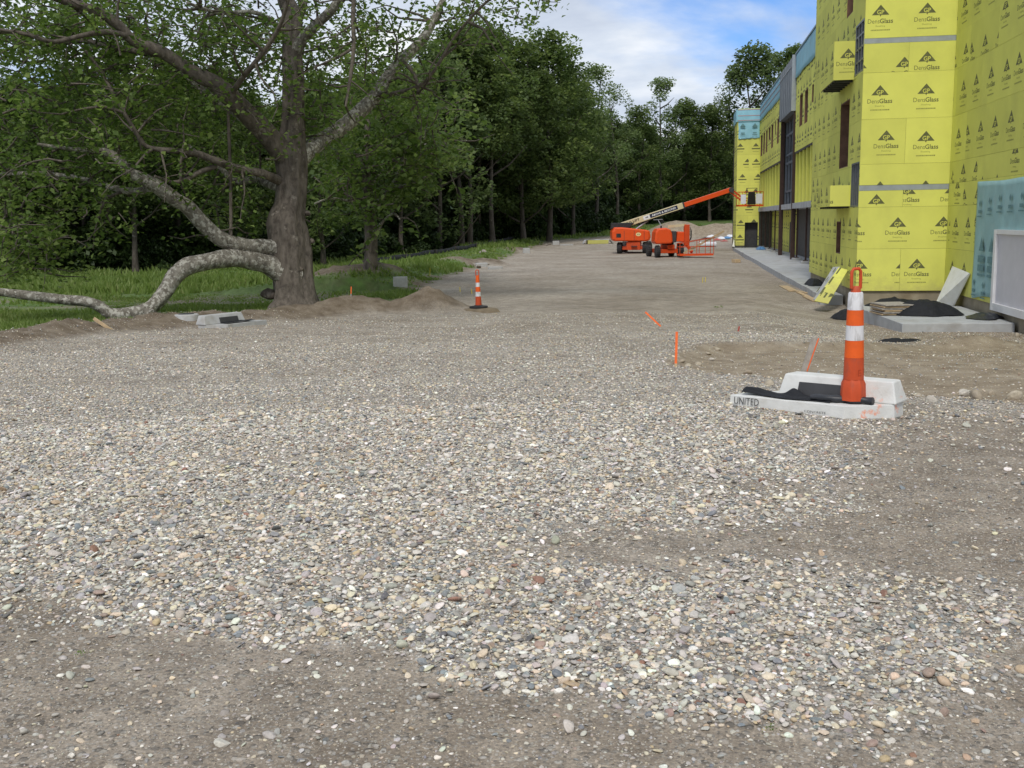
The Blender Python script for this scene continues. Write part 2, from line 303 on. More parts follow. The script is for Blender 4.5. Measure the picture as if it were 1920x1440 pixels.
M['blade'] = leaf_mat('grass_blade', (.095, .145, .03), (.165, .235, .055), (.28, .30, .12), .35)

# ground
def ground_mat():
    m, nd, lk, b = mat_new('gravel_lot_ground'); t = nd.new('ShaderNodeTexCoord'); v = t.outputs['Object']
    def attr(n):
        a = nd.new('ShaderNodeAttribute'); a.attribute_name = n; return a.outputs['Fac']
    nA = noise(nd, lk, v, .35, 6, .6); nB = noise(nd, lk, v, 3.2, 7, .62); nC = noise(nd, lk, v, 60, 5, .7)
    c1 = ramp(nd, [(.32, (.275, .23, .178)), (.5, (.36, .312, .255)), (.68, (.445, .398, .338))]); lk.new(nA.outputs[0], c1.inputs[0])
    c2 = ramp(nd, [(.3, (.62, .60, .58)), (.7, (1.32, 1.32, 1.32))]); lk.new(nB.outputs[0], c2.inputs[0])
    co = mixc(nd, lk, 1.0, c1.outputs[0], c2.outputs[0], 'MULTIPLY')
    c3 = ramp(nd, [(.3, (.5, .49, .47)), (.5, (.98, .97, .95)), (.72, (1.7, 1.68, 1.62))]); lk.new(nC.outputs[0], c3.inputs[0])
    co = mixc(nd, lk, .8, co, c3.outputs[0], 'MULTIPLY')
    hts = []
    for s, a in ((34.0, .30), (80.0, .42)):             # stones pressed into the fines, two sizes
        vo = nd.new('ShaderNodeTexVoronoi'); vo.inputs['Scale'].default_value = s; lk.new(v, vo.inputs['Vector'])
        sp = nd.new('ShaderNodeSeparateColor'); lk.new(vo.outputs['Color'], sp.inputs[0])
        cs = ramp(nd, [(0, (.14, .128, .11)), (.25, (.21, .195, .172)), (.45, (.27, .232, .188)), (.65, (.33, .305, .268)), (.85, (.43, .40, .34)), (1, (.60, .57, .51))]); lk.new(sp.outputs[0], cs.inputs[0])
        th = nd.new('ShaderNodeMath'); th.operation = 'GREATER_THAN'; lk.new(sp.outputs[1], th.inputs[0])
        lo = nd.new('ShaderNodeMapRange'); lk.new(attr('loose'), lo.inputs[0]); lo.inputs[3].default_value = 1-a; lo.inputs[4].default_value = .12; lk.new(lo.outputs[0], th.inputs[1])
        ds = nd.new('ShaderNodeMapRange'); ds.inputs[1].default_value = .62; ds.inputs[2].default_value = .38; lk.new(vo.outputs['Distance'], ds.inputs[0])
        fm = nd.new('ShaderNodeMath'); fm.operation = 'MULTIPLY'; lk.new(th.outputs[0], fm.inputs[0]); lk.new(ds.outputs[0], fm.inputs[1])
        fg = nd.new('ShaderNodeMath'); fg.operation = 'MULTIPLY'; lk.new(fm.outputs[0], fg.inputs[0]); lk.new(attr('stony'), fg.inputs[1])
        co = mixc(nd, lk, fg.outputs[0], co, cs.outputs[0]); hts.append(fg.outputs[0])
    cso = ramp(nd, [(.3, (.115, .086, .058)), (.5, (.185, .148, .108)), (.7, (.26, .215, .163))]); lk.new(nB.outputs[0], cso.inputs[0])
    so_ = mixc(nd, lk, .7, cso.outputs[0], c3.outputs[0], 'MULTIPLY')
    co = mixc(nd, lk, attr('soil'), co, so_)
    csd = ramp(nd, [(.3, (.21, .165, .115)), (.5, (.29, .238, .175)), (.7, (.37, .315, .24))]); lk.new(nB.outputs[0], csd.inputs[0])
    sd_ = mixc(nd, lk, .6, csd.outputs[0], c3.outputs[0], 'MULTIPLY')
    co = mixc(nd, lk, attr('sandy'), co, sd_)
    cg = ramp(nd, [(.28, (.19, .16, .10)), (.40, (.115, .14, .055)), (.54, (.095, .16, .04)), (.75, (.13, .20, .055))]); ng_ = noise(nd, lk, v, .55, 7, .65); lk.new(ng_.outputs[0], cg.inputs[0])
    g_ = mixc(nd, lk, .7, cg.outputs[0], c2.outputs[0], 'MULTIPLY')
    co = mixc(nd, lk, attr('grass'), co, g_)
    lk.new(co, b.inputs['Base Color']); b.inputs['Roughness'].default_value = .95; b.inputs['Specular IOR Level'].default_value = .2
    ad = nd.new('ShaderNodeMath'); ad.operation = 'ADD'; lk.new(hts[0], ad.inputs[0]); lk.new(nC.outputs[0], ad.inputs[1])
    ad2 = nd.new('ShaderNodeMath'); ad2.operation = 'ADD'; lk.new(ad.outputs[0], ad2.inputs[0]); lk.new(nB.outputs[0], ad2.inputs[1])
    bp = nd.new('ShaderNodeBump'); bp.inputs['Strength'].default_value = .8; bp.inputs['Distance'].default_value = .012; lk.new(ad2.outputs[0], bp.inputs['Height']); lk.new(bp.outputs[0], b.inputs['Normal'])
    return m
M['ground'] = ground_mat()
def stone_mat():
    m, nd, lk, b = mat_new('river_stone'); t = nd.new('ShaderNodeTexCoord')
    a = nd.new('ShaderNodeAttribute'); a.attribute_type = 'INSTANCER'; a.attribute_name = 'scol'
    n = noise(nd, lk, t.outputs['Object'], 2.2, 6, .65); r = ramp(nd, [(.3, .72), (.7, 1.25)]); lk.new(n.outputs[0], r.inputs[0])
    co = mixc(nd, lk, 1.0, a.outputs['Color'], r.outputs[0], 'MULTIPLY')
    n2 = noise(nd, lk, t.outputs['Object'], 1.1, 3); f = nd.new('ShaderNodeMapRange'); f.inputs[1].default_value = .52; f.inputs[2].default_value = .7; f.inputs[4].default_value = .55; lk.new(n2.outputs[0], f.inputs[0])
    co = mixc(nd, lk, f.outputs[0], co, (.33, .29, .24))
    lk.new(co, b.inputs['Base Color']); b.inputs['Roughness'].default_value = .8; b.inputs['Specular IOR Level'].default_value = .25
    return m
M['stone'] = stone_mat()

# ------------------------------------------------------------------ mesh helpers
def np_mesh(name, V, Fq, mats, smooth=False, attrs=None, midx=None):
    V = np.asarray(V, np.float32); Fq = np.asarray(Fq, np.int32); k = Fq.shape[1]
    me = bpy.data.meshes.new(name); me.vertices.add(len(V)); me.vertices.foreach_set('co', V.ravel())
    me.loops.add(Fq.size); me.loops.foreach_set('vertex_index', Fq.ravel())
    me.polygons.add(len(Fq)); me.polygons.foreach_set('loop_start', np.arange(0, Fq.size, k, dtype=np.int32))
    if midx is not None: me.polygons.foreach_set('material_index', np.asarray(midx, np.int32))
    for m in mats: me.materials.append(m)
    me.update(calc_edges=True)
    if smooth: me.polygons.foreach_set('use_smooth', np.ones(len(Fq), bool))
    for an, (dom, ty, arr) in (attrs or {}).items():
        a = me.attributes.new(an, ty, dom); a.data.foreach_set('vector' if ty == 'FLOAT_VECTOR' else 'color' if ty == 'FLOAT_COLOR' else 'value', np.asarray(arr).ravel())
    return me
def link(name, data, parent=None):
    o = bpy.data.objects.new(name, data); col.objects.link(o)
    if parent is not None: o.parent = parent
    return o
def tag(o, label=None, cat=None, group=None, kind=None):
    if label: o['label'] = label
    if cat: o['category'] = cat
    if group: o['group'] = group
    if kind: o['kind'] = kind
    return o
def empty(name, loc, rz=0.0):
    o = bpy.data.objects.new(name, None); col.objects.link(o); o.location = loc; o.rotation_euler = (0, 0, rz); o.empty_display_size = .2; return o
class MB:
    def __init__(s): s.v = []; s.f = []; s.m = []; s.sm = []
    def add(s, V, Fs, mi=0, sm=False):
        b = len(s.v); s.v += [tuple(map(float, p)) for p in V]
        for f in Fs: s.f.append(tuple(i+b for i in f)); s.m.append(mi); s.sm.append(sm)
    def box(s, c, d, mi=0, rot=None, taper=None):
        V = []
        for k in (-.5, .5):
            tx = taper if (taper and k > 0) else (1, 1)
            for i, j in ((-.5, -.5), (.5, -.5), (.5, .5), (-.5, .5)): V.append(Vector((i*d[0]*tx[0], j*d[1]*tx[1], k*d[2])))
        if rot is not None: V = [rot @ p for p in V]
        V = [p+Vector(c) for p in V]
        s.add(V, [(3, 2, 1, 0), (4, 5, 6, 7), (0, 1, 5, 4), (1, 2, 6, 5), (2, 3, 7, 6), (3, 0, 4, 7)], mi); return s
    def box2(s, a, b, mi=0): return s.box([(p+q)/2 for p, q in zip(a, b)], [abs(q-p) for p, q in zip(a, b)], mi)
    def bar(s, p, q, w_, h_=None, mi=0, upv=(0, 0, 1)):
        p = Vector(p); q = Vector(q); h_ = h_ or w_; z = (q-p); l = z.length; z.normalize(); u_ = Vector(upv)
        if abs(z.dot(u_)) > .98: u_ = Vector((0, 1, 0))
        x = z.cross(u_).normalized(); y = x.cross(z).normalized() if False else z.cross(x).normalized()
        return s.box((p+q)/2, (w_, h_, l), mi, Matrix((x, y, z)).transposed())
    def cyl(s, p, q, r0, r1=None, n=14, mi=0, cap=True, sm=True):
        return s.tube([p, q], [r0, r0 if r1 is None else r1], n, mi, cap, sm)
    def tube(s, pts, rad, n=10, mi=0, cap=True, sm=True, wob=0.0, seed=0, gnarl=0.0):
        P = [Vector(p) for p in pts]; b = len(s.v); prev = None
        for i, p in enumerate(P):
            t = (P[min(i+1, len(P)-1)]-P[max(i-1, 0)]).normalized()
            if prev is None:
                a = Vector((0, 0, 1)) if abs(t.z) < .9 else Vector((1, 0, 0)); x = t.cross(a).normalized()
            else: x = (prev-t*prev.dot(t)).normalized()
            prev = x; y = t.cross(x)
            for k in range(n):
                an = 2*math.pi*k/n; r = rad[i]
                if gnarl: r *= 1+gnarl*((float(vnoise(np.array([math.cos(an)*2.2+9]), np.array([math.sin(an)*2.2+p.z*.75]), 77)[0])-.5)*1.5+(float(vnoise(np.array([math.cos(an)*6.5+20]), np.array([math.sin(an)*6.5+p.z*.35]), 78)[0])-.5)*.7)
                if wob: r *= 1+wob*(float(vnoise(np.array([math.cos(an)*1.6+seed*7.3]), np.array([math.sin(an)*1.6+i*.45]), seed)[0])-.5)*2
                q = p+x*(math.cos(an)*r)+y*(math.sin(an)*r); s.v.append(tuple(q))
        for i in range(len(P)-1):
            for k in range(n):
                s.f.append((b+i*n+k, b+i*n+(k+1) % n, b+(i+1)*n+(k+1) % n, b+(i+1)*n+k)); s.m.append(mi); s.sm.append(sm)
        if cap:
            s._caps(b, b+(len(P)-1)*n, n, mi)
        return s
    def _caps(s, b0, b1, n, mi):
        for st, rev in ((b0, True), (b1, False)):
            c = len(s.v); s.v += [s.v[st+k] for k in range(n)]; f = tuple(c+k for k in range(n)); s.f.append(f[::-1] if rev else f); s.m.append(mi); s.sm.append(False)
    def lathe(s, prof, n=24, mi=0, c=(0, 0, 0), sm=True):
        b = len(s.v)
        for r, z in prof:
            for k in range(n):
                a = 2*math.pi*k/n; s.v.append((c[0]+r*math.cos(a), c[1]+r*math.sin(a), c[2]+z))
        for i in range(len(prof)-1):
            for k in range(n):
                s.f.append((b+i*n+k, b+i*n+(k+1) % n, b+(i+1)*n+(k+1) % n, b+(i+1)*n+k)); s.m.append(mi); s.sm.append(sm)
        s._caps(b, b+(len(prof)-1)*n, n, mi); return s
    def prism(s, poly, z0, z1, mi=0, top=None):
        n = len(poly); t = top or poly
        s.add([(x, y, z0) for x, y in poly]+[(x, y, z1) for x, y in t],
              [tuple(range(n))[::-1], tuple(range(n, 2*n))]+[(i, (i+1) % n, n+(i+1) % n, n+i) for i in range(n)], mi); return s
    def mesh(s, name, mats):
        me = bpy.data.meshes.new(name); me.from_pydata(s.v, [], s.f)
        for m in (mats if isinstance(mats, (list, tuple)) else [mats]): me.materials.append(m)
        me.polygons.foreach_set('material_index', s.m); me.polygons.foreach_set('use_smooth', s.sm); me.update(); return me
    def build(s, name, mats, parent=None, bevel=0.0):
        o = link(name, s.mesh(name, mats), parent)
        if bevel:
            b = o.modifiers.new('bevel', 'BEVEL'); b.width = bevel; b.segments = 2; b.limit_method = 'ANGLE'; b.angle_limit = R(40)
        return o
def part(name, mats, parent, fn, bevel=0.0):
    m = MB(); fn(m); return m.build(name, mats, parent, bevel)

# flat lettering as triangles in a plane
_tx = {}
def text_tris(s, size=1.0, offset=0.0, res=2):
    key = (s, offset, res)
    if key not in _tx:
        c = bpy.data.curves.new('lettering', 'FONT'); c.body = s; c.size = 1.0; c.resolution_u = res; c.offset = offset; c.align_x = 'CENTER'; c.fill_mode = 'FRONT'
        o = bpy.data.objects.new('lettering', c); col.objects.link(o); bpy.context.view_layer.update()
        me = o.evaluated_get(bpy.context.evaluated_depsgraph_get()).to_mesh(); me.calc_loop_triangles()
        V = np.array([v.co[:2] for v in me.vertices]); T = np.array([t.vertices[:] for t in me.loop_triangles])
        _tx[key] = V[T] if len(T) else np.zeros((0, 3, 2))
        bpy.data.objects.remove(o); bpy.data.curves.remove(c)
    return _tx[key]*size
def fit_text(s, width, height, cx=0, cy=0, offset=0.0):      # lettering stretched to a box, centred on (cx, cy)
    t = text_tris(s, 1.0, offset).copy(); lo = t.reshape(-1, 2).min(0); hi = t.reshape(-1, 2).max(0)
    return (t-(lo+hi)/2)*np.array([width/(hi[0]-lo[0]), height/(hi[1]-lo[1])])+np.array([cx, cy])

# ================================================================== ground
fine_a = np.arange(-42, 42.01, .3); coarse = np.arange(47, 318, 8.0)
ang = np.concatenate([fine_a, coarse]); nA_ = len(ang)
rad = np.concatenate([[.4, .9, 1.5], np.exp(np.arange(math.log(2.0), math.log(210), .0135)), np.exp(np.arange(math.log(225), math.log(2600), .14))]); nR_ = len(rad)
AA, RR = np.meshgrid(np.radians(ang)-TH, rad)
GX = RR*np.sin(AA); GY = RR*np.cos(AA)
GZ = terrain(GX, GY)
lm = loose_mask(GX, GY); lm = lm*sst(45, 36, RR)
GZ = GZ+.022*lm
V = np.stack([GX.ravel(), GY.ravel(), GZ.ravel()], 1)
V = np.concatenate([V, [[0, 0, 0]]]); ctr = len(V)-1
ii, jj = np.meshgrid(np.arange(nR_-1), np.arange(nA_), indexing='ij'); j2 = (jj+1) % nA_
Q = np.stack([(ii*nA_+jj).ravel(), (ii*nA_+j2).ravel(), ((ii+1)*nA_+j2).ravel(), ((ii+1)*nA_+jj).ravel()], 1)[:, ::-1]
def addc(a, v=0.0): return np.append(a.ravel(), v).astype(np.float32)
lotd = sdist(GX, GY, LOT); nz = (fbm(GX*1.1, GY*1.1, 71, 4)-.5)
out_ = -lotd+nz*1.3
soilw = np.where(GY > 34, .15, .95)
grass = sst(soilw, soilw+.5, out_+nz*.8)
soil = sst(-.35, .15, out_)*(1-grass*.999)
bdm = seg_dist(GX, GY, BERM); soil = np.maximum(soil, sst(1.0, .6, bdm+nz*.5)); grass = grass*(1-sst(.95, .55, bdm+nz*.6))
for mx_, my_, r_ in ((-6.7, 28.0, 1.15), (-9.0, 27.0, .9), (-12.2, 43.3, 1.2), (-14.0, 42.2, 1.9), (-11.3, 61.5, 1.4), (-12.8, 60, 1.5), (-13.2, 85, 1.4)):
    q = np.hypot(GX-mx_, GY-my_)+nz*1.0
    soil = np.maximum(soil, sst(r_, r_*.6, q)); grass = grass*sst(r_*.6, r_, q)
trk = np.maximum(np.exp(-((GY-37-GX*.05)/2.6)**2), np.exp(-((GY-27.5-GX*.1)/1.0)**2)*sst(-15, -19, GX))*sst(-11, -14, GX)*sst(.28, .5, fbm(GX/3, GY/3, 75, 3))        # bare worn track in the field
soil = np.maximum(soil, trk*.8); grass = grass*(1-.85*trk)
piles = np.maximum.reduce([sst(1.0, .7, np.hypot(GX-a, (GY-b)*.8)/r+nz*.3) for a, b, r in ((-1.2, 117, 3.3), (1, 119, 3), (3.4, 116, 2.6), (6, 118, 3.4), (-4.6, 120, 3.2))])
dirtm = sst(-.12, .15, sdist(GX, GY, DIRT)+(fbm(GX*2.2, GY*2.2, 63, 3)-.5)*.5)
wallm = sst(3.6, 4.6, GX+nz)*sst(8, 12, GY)*sst(29, 27, GY)
rise = sst(108, 116, -GX*math.sin(TH)+GY*math.cos(TH)+nz*6)*sst(-16, -12, GX)
grass = grass*(1-piles); sandy = np.clip(np.maximum.reduce([dirtm, wallm*.85, piles]), 0, 1)
brown = sst(.45, .75, fbm(GX*.6, GY*1.1, 79, 4))*.36*(1-sst(.3, .6, lm))*sst(2, 4, RR)
soil = np.clip(np.maximum(soil, brown*sst(0, .5, lotd)*sst(60, 20, RR)), 0, 1)*(1-dirtm*.7)
damp = (1-sst(.12, .5, lm+nz*.3))*sst(16, 10, RR)*sst(-.2, .4, lotd); soil = np.clip(np.maximum(soil, .32*damp), 0, 1)*(1-dirtm*.7)
stony = np.clip(1-.75*dirtm-.5*piles, 0, 1)
gme = np_mesh('ground', V, Q, [M['ground']], True, {
    'loose': ('POINT', 'FLOAT', addc(lm)), 'soil': ('POINT', 'FLOAT', addc(soil)), 'grass': ('POINT', 'FLOAT', addc(grass)),
    'sandy': ('POINT', 'FLOAT', addc(sandy)), 'stony': ('POINT', 'FLOAT', addc(stony))})
ground = link('ground', gme); tag(ground, 'gravel lot, soil banks and rough grass', kind='structure')
def grass_at(x, y):
    n_ = (fbm(x*1.1, y*1.1, 71, 4)-.5); o_ = -sdist(x, y, LOT)+n_*1.3; sw = np.where(y > 34, .15, .95)
    g = sst(sw, sw+.5, o_+n_*.8); g = g*(1-sst(.95, .55, seg_dist(x, y, BERM)+n_*.6))
    for mx_, my_, r_ in ((-6.7, 28.0, 1.15), (-12.2, 43.3, 1.2), (-14.0, 42.2, 1.9), (-11.3, 61.5, 1.4), (-12.8, 60, 1.5)):
        g = g*sst(r_*.6, r_, np.hypot(x-mx_, y-my_)+n_)
    t_ = np.maximum(np.exp(-((y-37-x*.05)/2.6)**2), np.exp(-((y-27.5-x*.1)/1.0)**2)*sst(-15, -19, x))*sst(-11, -14, x)*sst(.28, .5, fbm(x/3, y/3, 75, 3))
    return g*(1-.85*t_)

# ------------------------------------------------------------------ scattering with geometry nodes (uncountable stuff only)
def proto_collection(name, meshes):
    c = bpy.data.collections.new(name)
    for i, me in enumerate(meshes): c.objects.link(bpy.data.objects.new('%s_%02d' % (name, i), me))
    return c
def scatter(name, P, rot, scl, idx, colr, coll):
    me = bpy.data.meshes.new(name); n = len(P); me.vertices.add(n); me.vertices.foreach_set('co', np.asarray(P, np.float32).ravel())
    for an, ty, arr, k in (('rot', 'FLOAT_VECTOR', rot, 'vector'), ('scl', 'FLOAT_VECTOR', scl, 'vector'), ('idx', 'INT', idx, 'value')):
        a = me.attributes.new(an, ty, 'POINT'); a.data.foreach_set(k, np.asarray(arr, np.int32 if ty == 'INT' else np.float32).ravel())
    if colr is not None:
        a = me.attributes.new('scol', 'FLOAT_VECTOR', 'POINT'); a.data.foreach_set('vector', np.asarray(colr, np.float32).ravel())
    o = link(name, me)
    g = bpy.data.node_groups.new(name+'_scatter', 'GeometryNodeTree')
    g.interface.new_socket(name='Geometry', in_out='INPUT', socket_type='NodeSocketGeometry'); g.interface.new_socket(name='Geometry', in_out='OUTPUT', socket_type='NodeSocketGeometry')
    gi = g.nodes.new('NodeGroupInput'); go = g.nodes.new('NodeGroupOutput'); ip = g.nodes.new('GeometryNodeInstanceOnPoints'); ci = g.nodes.new('GeometryNodeCollectionInfo')
    ci.inputs['Collection'].default_value = coll; ci.inputs['Separate Children'].default_value = True; ci.inputs['Reset Children'].default_value = True
    def na(nm, ty):
        q = g.nodes.new('GeometryNodeInputNamedAttribute'); q.data_type = ty; q.inputs['Name'].default_value = nm; return [s for s in q.outputs if s.enabled and s.name == 'Attribute'][0]
    g.links.new(gi.outputs[0], ip.inputs['Points']); g.links.new(ci.outputs[0], ip.inputs['Instance']); ip.inputs['Pick Instance'].default_value = True
    g.links.new(na('idx', 'INT'), ip.inputs['Instance Index']); g.links.new(na('rot', 'FLOAT_VECTOR'), ip.inputs['Rotation']); g.links.new(na('scl', 'FLOAT_VECTOR'), ip.inputs['Scale'])
    g.links.new(ip.outputs[0], go.inputs[0])
    md = o.modifiers.new('scatter', 'NODES'); md.node_group = g; return o

# ------------------------------------------------------------------ stones
import bmesh
def stone_mesh(seed, sub=2, lump=.22, facet=0.0, mat=None):
    bm = bmesh.new(); bmesh.ops.create_icosphere(bm, subdivisions=sub, radius=1.0); r_ = np.random.default_rng(seed)
    ax = np.array([1.0, r_.uniform(.62, .88), r_.uniform(.38, .62)]); ph = r_.uniform(0, 6.28, (5, 3)); fr = r_.normal(0, 1.3, (5, 3))
    pl = r_.normal(0, 1, (7, 3)); pl /= np.linalg.norm(pl, axis=1)[:, None]; pd = r_.uniform(.58, .92, 7)
    for v in bm.verts:
        c = np.array(v.co); d = 1+lump*sum(math.sin(float(c @ fr[k])+ph[k, 0]) for k in range(5))/3.0
        c = c*d
        for k in range(7):
            e_ = c @ pl[k]-pd[k]
            if e_ > 0: c = c-pl[k]*e_*.97
        v.co = Vector(c*ax)
    for f in bm.faces: f.smooth = bool(seed % 2)
    me = bpy.data.meshes.new('stone'); bm.to_mesh(me); bm.free(); me.materials.append(mat or M['stone']); return me
STONES = [stone_mesh(100+i, 2) for i in range(8)]
STONES_LOW = [stone_mesh(300+i, 1) for i in range(8)]
PAL = .82*np.array([(.40, .385, .36), (.44, .42, .385), (.52, .455, .34), (.48, .41, .30), (.25, .25, .25), (.30, .295, .29), (.145, .165, .185), (.19, .205, .22),
                (.36, .27, .17), (.40, .31, .19), (.22, .115, .08), (.27, .20, .16), (.66, .65, .62), (.10, .10, .105), (.33, .31, .27), (.50, .49, .46)])
PAL = PAL*1.26; PAL = PAL*.80+PAL.mean(1, keepdims=True)*.20
PW = np.array([11, 11, 10, 8, 8, 9, 5, 6, 3.5, 2.5, .8, 3, 5, 2.5, 9, 9], float); PW /= PW.sum()
def stone_field(n, r0, r1, dens, size, zlift, seed, half=38.0, cover=None):
    g_ = np.random.default_rng(seed)
    a = np.radians(g_.uniform(-half, half, n))-TH; r = np.sqrt(g_.uniform(r0*r0, r1*r1, n)); x = r*np.sin(a); y = r*np.cos(a)
    area = math.radians(2*half)/2*(r1*r1-r0*r0); keep = g_.uniform(0, 1, n) < dens(x, y, r)*area/n
    x, y, r = x[keep], y[keep], r[keep]; m_ = len(x); s = size(g_, m_, r)
    z = terrain(x, y)+.022*loose_mask(x, y)*sst(45, 36, r)+zlift(g_, m_, s)
    rot = np.stack([g_.normal(0, .28, m_), g_.normal(0, .28, m_), g_.uniform(0, 6.28, m_)], 1)
    colr = PAL[g_.choice(len(PAL), m_, p=PW)]*np.array([1.38, 1.33, 1.23])*g_.uniform(.8, 1.15, (m_, 1))*g_.normal(1, .03, (m_, 3))
    return np.stack([x, y, z], 1), rot, np.stack([s, s, s*g_.uniform(.6, 1.0, m_)], 1), colr, r
def lim(x, y):
    a_ = math.atan2(-.52, .91); c_, s_ = math.cos(a_), math.sin(a_); p_ = (x-.44)*c_+(y-9.28)*s_; q_ = -(x-.44)*s_+(y-9.28)*c_
    return ~((p_ > -.01) & (p_ < 1.39) & (q_ > -.01) & (q_ < .57) & (q_ > (p_-1.06)*.95))
near = stone_field(860000, 2.3, 9.5, lambda x, y, r: lim(x, y)*(150+4900*loose_mask(x, y)**1.3), lambda g_, n, r: np.clip(np.exp(g_.normal(math.log(.0080), .48, n)), .003, .031), lambda g_, n, s: s*g_.uniform(-.25, .55, n), 11)
far = stone_field(900000, 9.5, 27, lambda x, y, r: lim(x, y)*(120+2100*loose_mask(x, y)**1.35*(1-.75*sst(11, 24, r))), lambda g_, n, r: np.clip(np.exp(g_.normal(math.log(.0088), .42, n)), .0045, .027)*(1+.15*sst(12, 26, r)), lambda g_, n, s: s*g_.uniform(-.25, .45, n), 12)
grit = stone_field(260000, 2.3, 9.5, lambda x, y, r: 5200*(1-.8*loose_mask(x, y))*(1-.75*sst(4.5, 9.0, r)), lambda g_, n, r: np.exp(g_.normal(math.log(.0042), .5, n)), lambda g_, n, s: s*g_.uniform(-.5, .15, n), 13)
grit[3][:] = grit[3]*.45+np.array([.30, .26, .21])*.55                       # dusty
# the stones that show largest are objects of their own; the mass is one object
q = near[0]-CAM; dep = q @ fw; uu = 960+F*(q @ rt)/dep; vv = 720-F*(q @ up)/dep
pix = near[2][:, 0]/dep*((uu > 10) & (uu < 1910) & (vv > 10) & (vv < 1432)); big = np.argsort(-pix)[:300]
for k, i in enumerate(big):
    o = link('stone', STONES[k % 8], ground); o.location = near[0][i]; o.rotation_euler = near[1][i]; o.scale = near[2][i]; o['scol'] = [float(c) for c in near[3][i]]
rest = np.ones(len(near[0]), bool); rest[big] = False
cs = proto_collection('gravel_stone', STONES); cl = proto_collection('gravel_pebble', STONES_LOW)
def cat(*a): return [np.concatenate([p[k] for p in a]) for k in range(4)]
o = scatter('gravel', near[0][rest], near[1][rest], near[2][rest], rng.integers(0, 8, rest.sum()), near[3][rest], cs)
tag(o, 'loose rounded river gravel spread over the lot', kind='stuff')
c2_ = cat(far, grit)
o = scatter('pebbles', c2_[0], c2_[1], c2_[2], rng.integers(0, 8, len(c2_[0])), c2_[3], cl)
tag(o, 'small pebbles and grit trodden into the lot surface', kind='stuff')
print('stones', len(near[0]), len(far[0]), len(grit[0]))

# ================================================================== the building
PANEL_T = .016
bld = empty('building', (5.0, 31.0, -.9)); tag(bld, 'unfinished three storey building clad in printed yellow sheathing boards', 'building')
def local(v): return (v[0]-5.0, v[1]-31.0, v[2]+.9)
def bpart(name, mats, fn, bevel=0.0):
    m = MB(); fn(m); m.v = [local(p) for p in m.v]; return m.build(name, mats, bld, bevel)
# printed mark: solid triangle with two letters left open, name, small line, line of fine print
def logo_tris(full=True):
    o_ = [(0, np.array([[[-.245, 0], [.245, 0], [0, .29]]])), (0, np.array([[[-.025, 0], [0, -.05], [.025, 0]]]))]
    if full:
        o_.append((1, fit_text('GP', .20, .125, 0, .082, .012)))
        o_.append((0, fit_text('Dens', .33, .125, -.185, -.17, -.004))); o_.append((0, fit_text('Glass', .37, .135, .17, -.168, .018)))
        o_.append((2, fit_text('Sheathing', .27, .06, 0, -.315)))
        x = -.26
        r_ = random.Random(3)
        while x < .24:
            w_ = r_.uniform(.02, .05); o_.append((2, np.array([[[x, -.44], [x+w_, -.44], [x+w_, -.405]], [[x, -.44], [x+w_, -.405], [x, -.405]]]))); x += w_+.008
    else:
        o_.append((0, np.array([[[-.34, -.23], [.34, -.23], [.34, -.13]], [[-.34, -.23], [.34, -.13], [-.34, -.13]]])))
        o_.append((2, np.array([[[-.25, -.44], [.25, -.44], [.25, -.40]], [[-.25, -.44], [.25, -.40], [-.25, -.40]]])))
    return o_
LOGO, LOGO_LOW = logo_tris(True), logo_tris(False)
def clip_poly(poly, r):
    s0, t0, s1, t1 = r
    for ax, lim_, sg in ((0, s0, 1), (0, s1, -1), (1, t0, 1), (1, t1, -1)):
        o_ = []; n = len(poly)
        for i in range(n):
            a, b = poly[i], poly[(i+1) % n]; da, db = sg*(a[ax]-lim_), sg*(b[ax]-lim_)
            if da >= 0: o_.append(a)
            if (da >= 0) != (db >= 0):
                k = da/(da-db); o_.append((a[0]+(b[0]-a[0])*k, a[1]+(b[1]-a[1])*k))
        poly = o_
        if len(poly) < 3: return None
    return poly
def cut(rects, holes):
    for (a, b, c, d) in holes:
        o_ = []
        for (s0, t0, s1, t1) in rects:
            if a >= s1 or c <= s0 or b >= t1 or d <= t0: o_.append((s0, t0, s1, t1)); continue
            if b > t0: o_.append((s0, t0, s1, b))
            if d < t1: o_.append((s0, d, s1, t1))
            m0, m1 = max(t0, b), min(t1, d)
            if a > s0: o_.append((s0, m0, a, m1))
            if c < s1: o_.append((c, m0, s1, m1))
        rects = [r for r in o_ if r[2]-r[0] > .01 and r[3]-r[1] > .01]
    return rects
prnd = random.Random(5)
def pieces(rs):
    out_p = []
    def touch(a, b): return a[0] <= b[2]+1e-6 and b[0] <= a[2]+1e-6 and a[1] <= b[3]+1e-6 and b[1] <= a[3]+1e-6 and not (min(a[2], b[2])-max(a[0], b[0]) < .005 and min(a[3], b[3])-max(a[1], b[1]) < .005)
    for r in rs:
        g = [r]; keep = []
        for q_ in out_p:
            if any(touch(r, x) for x in q_): g += q_
            else: keep.append(q_)
        out_p = keep+[g]
    return out_p
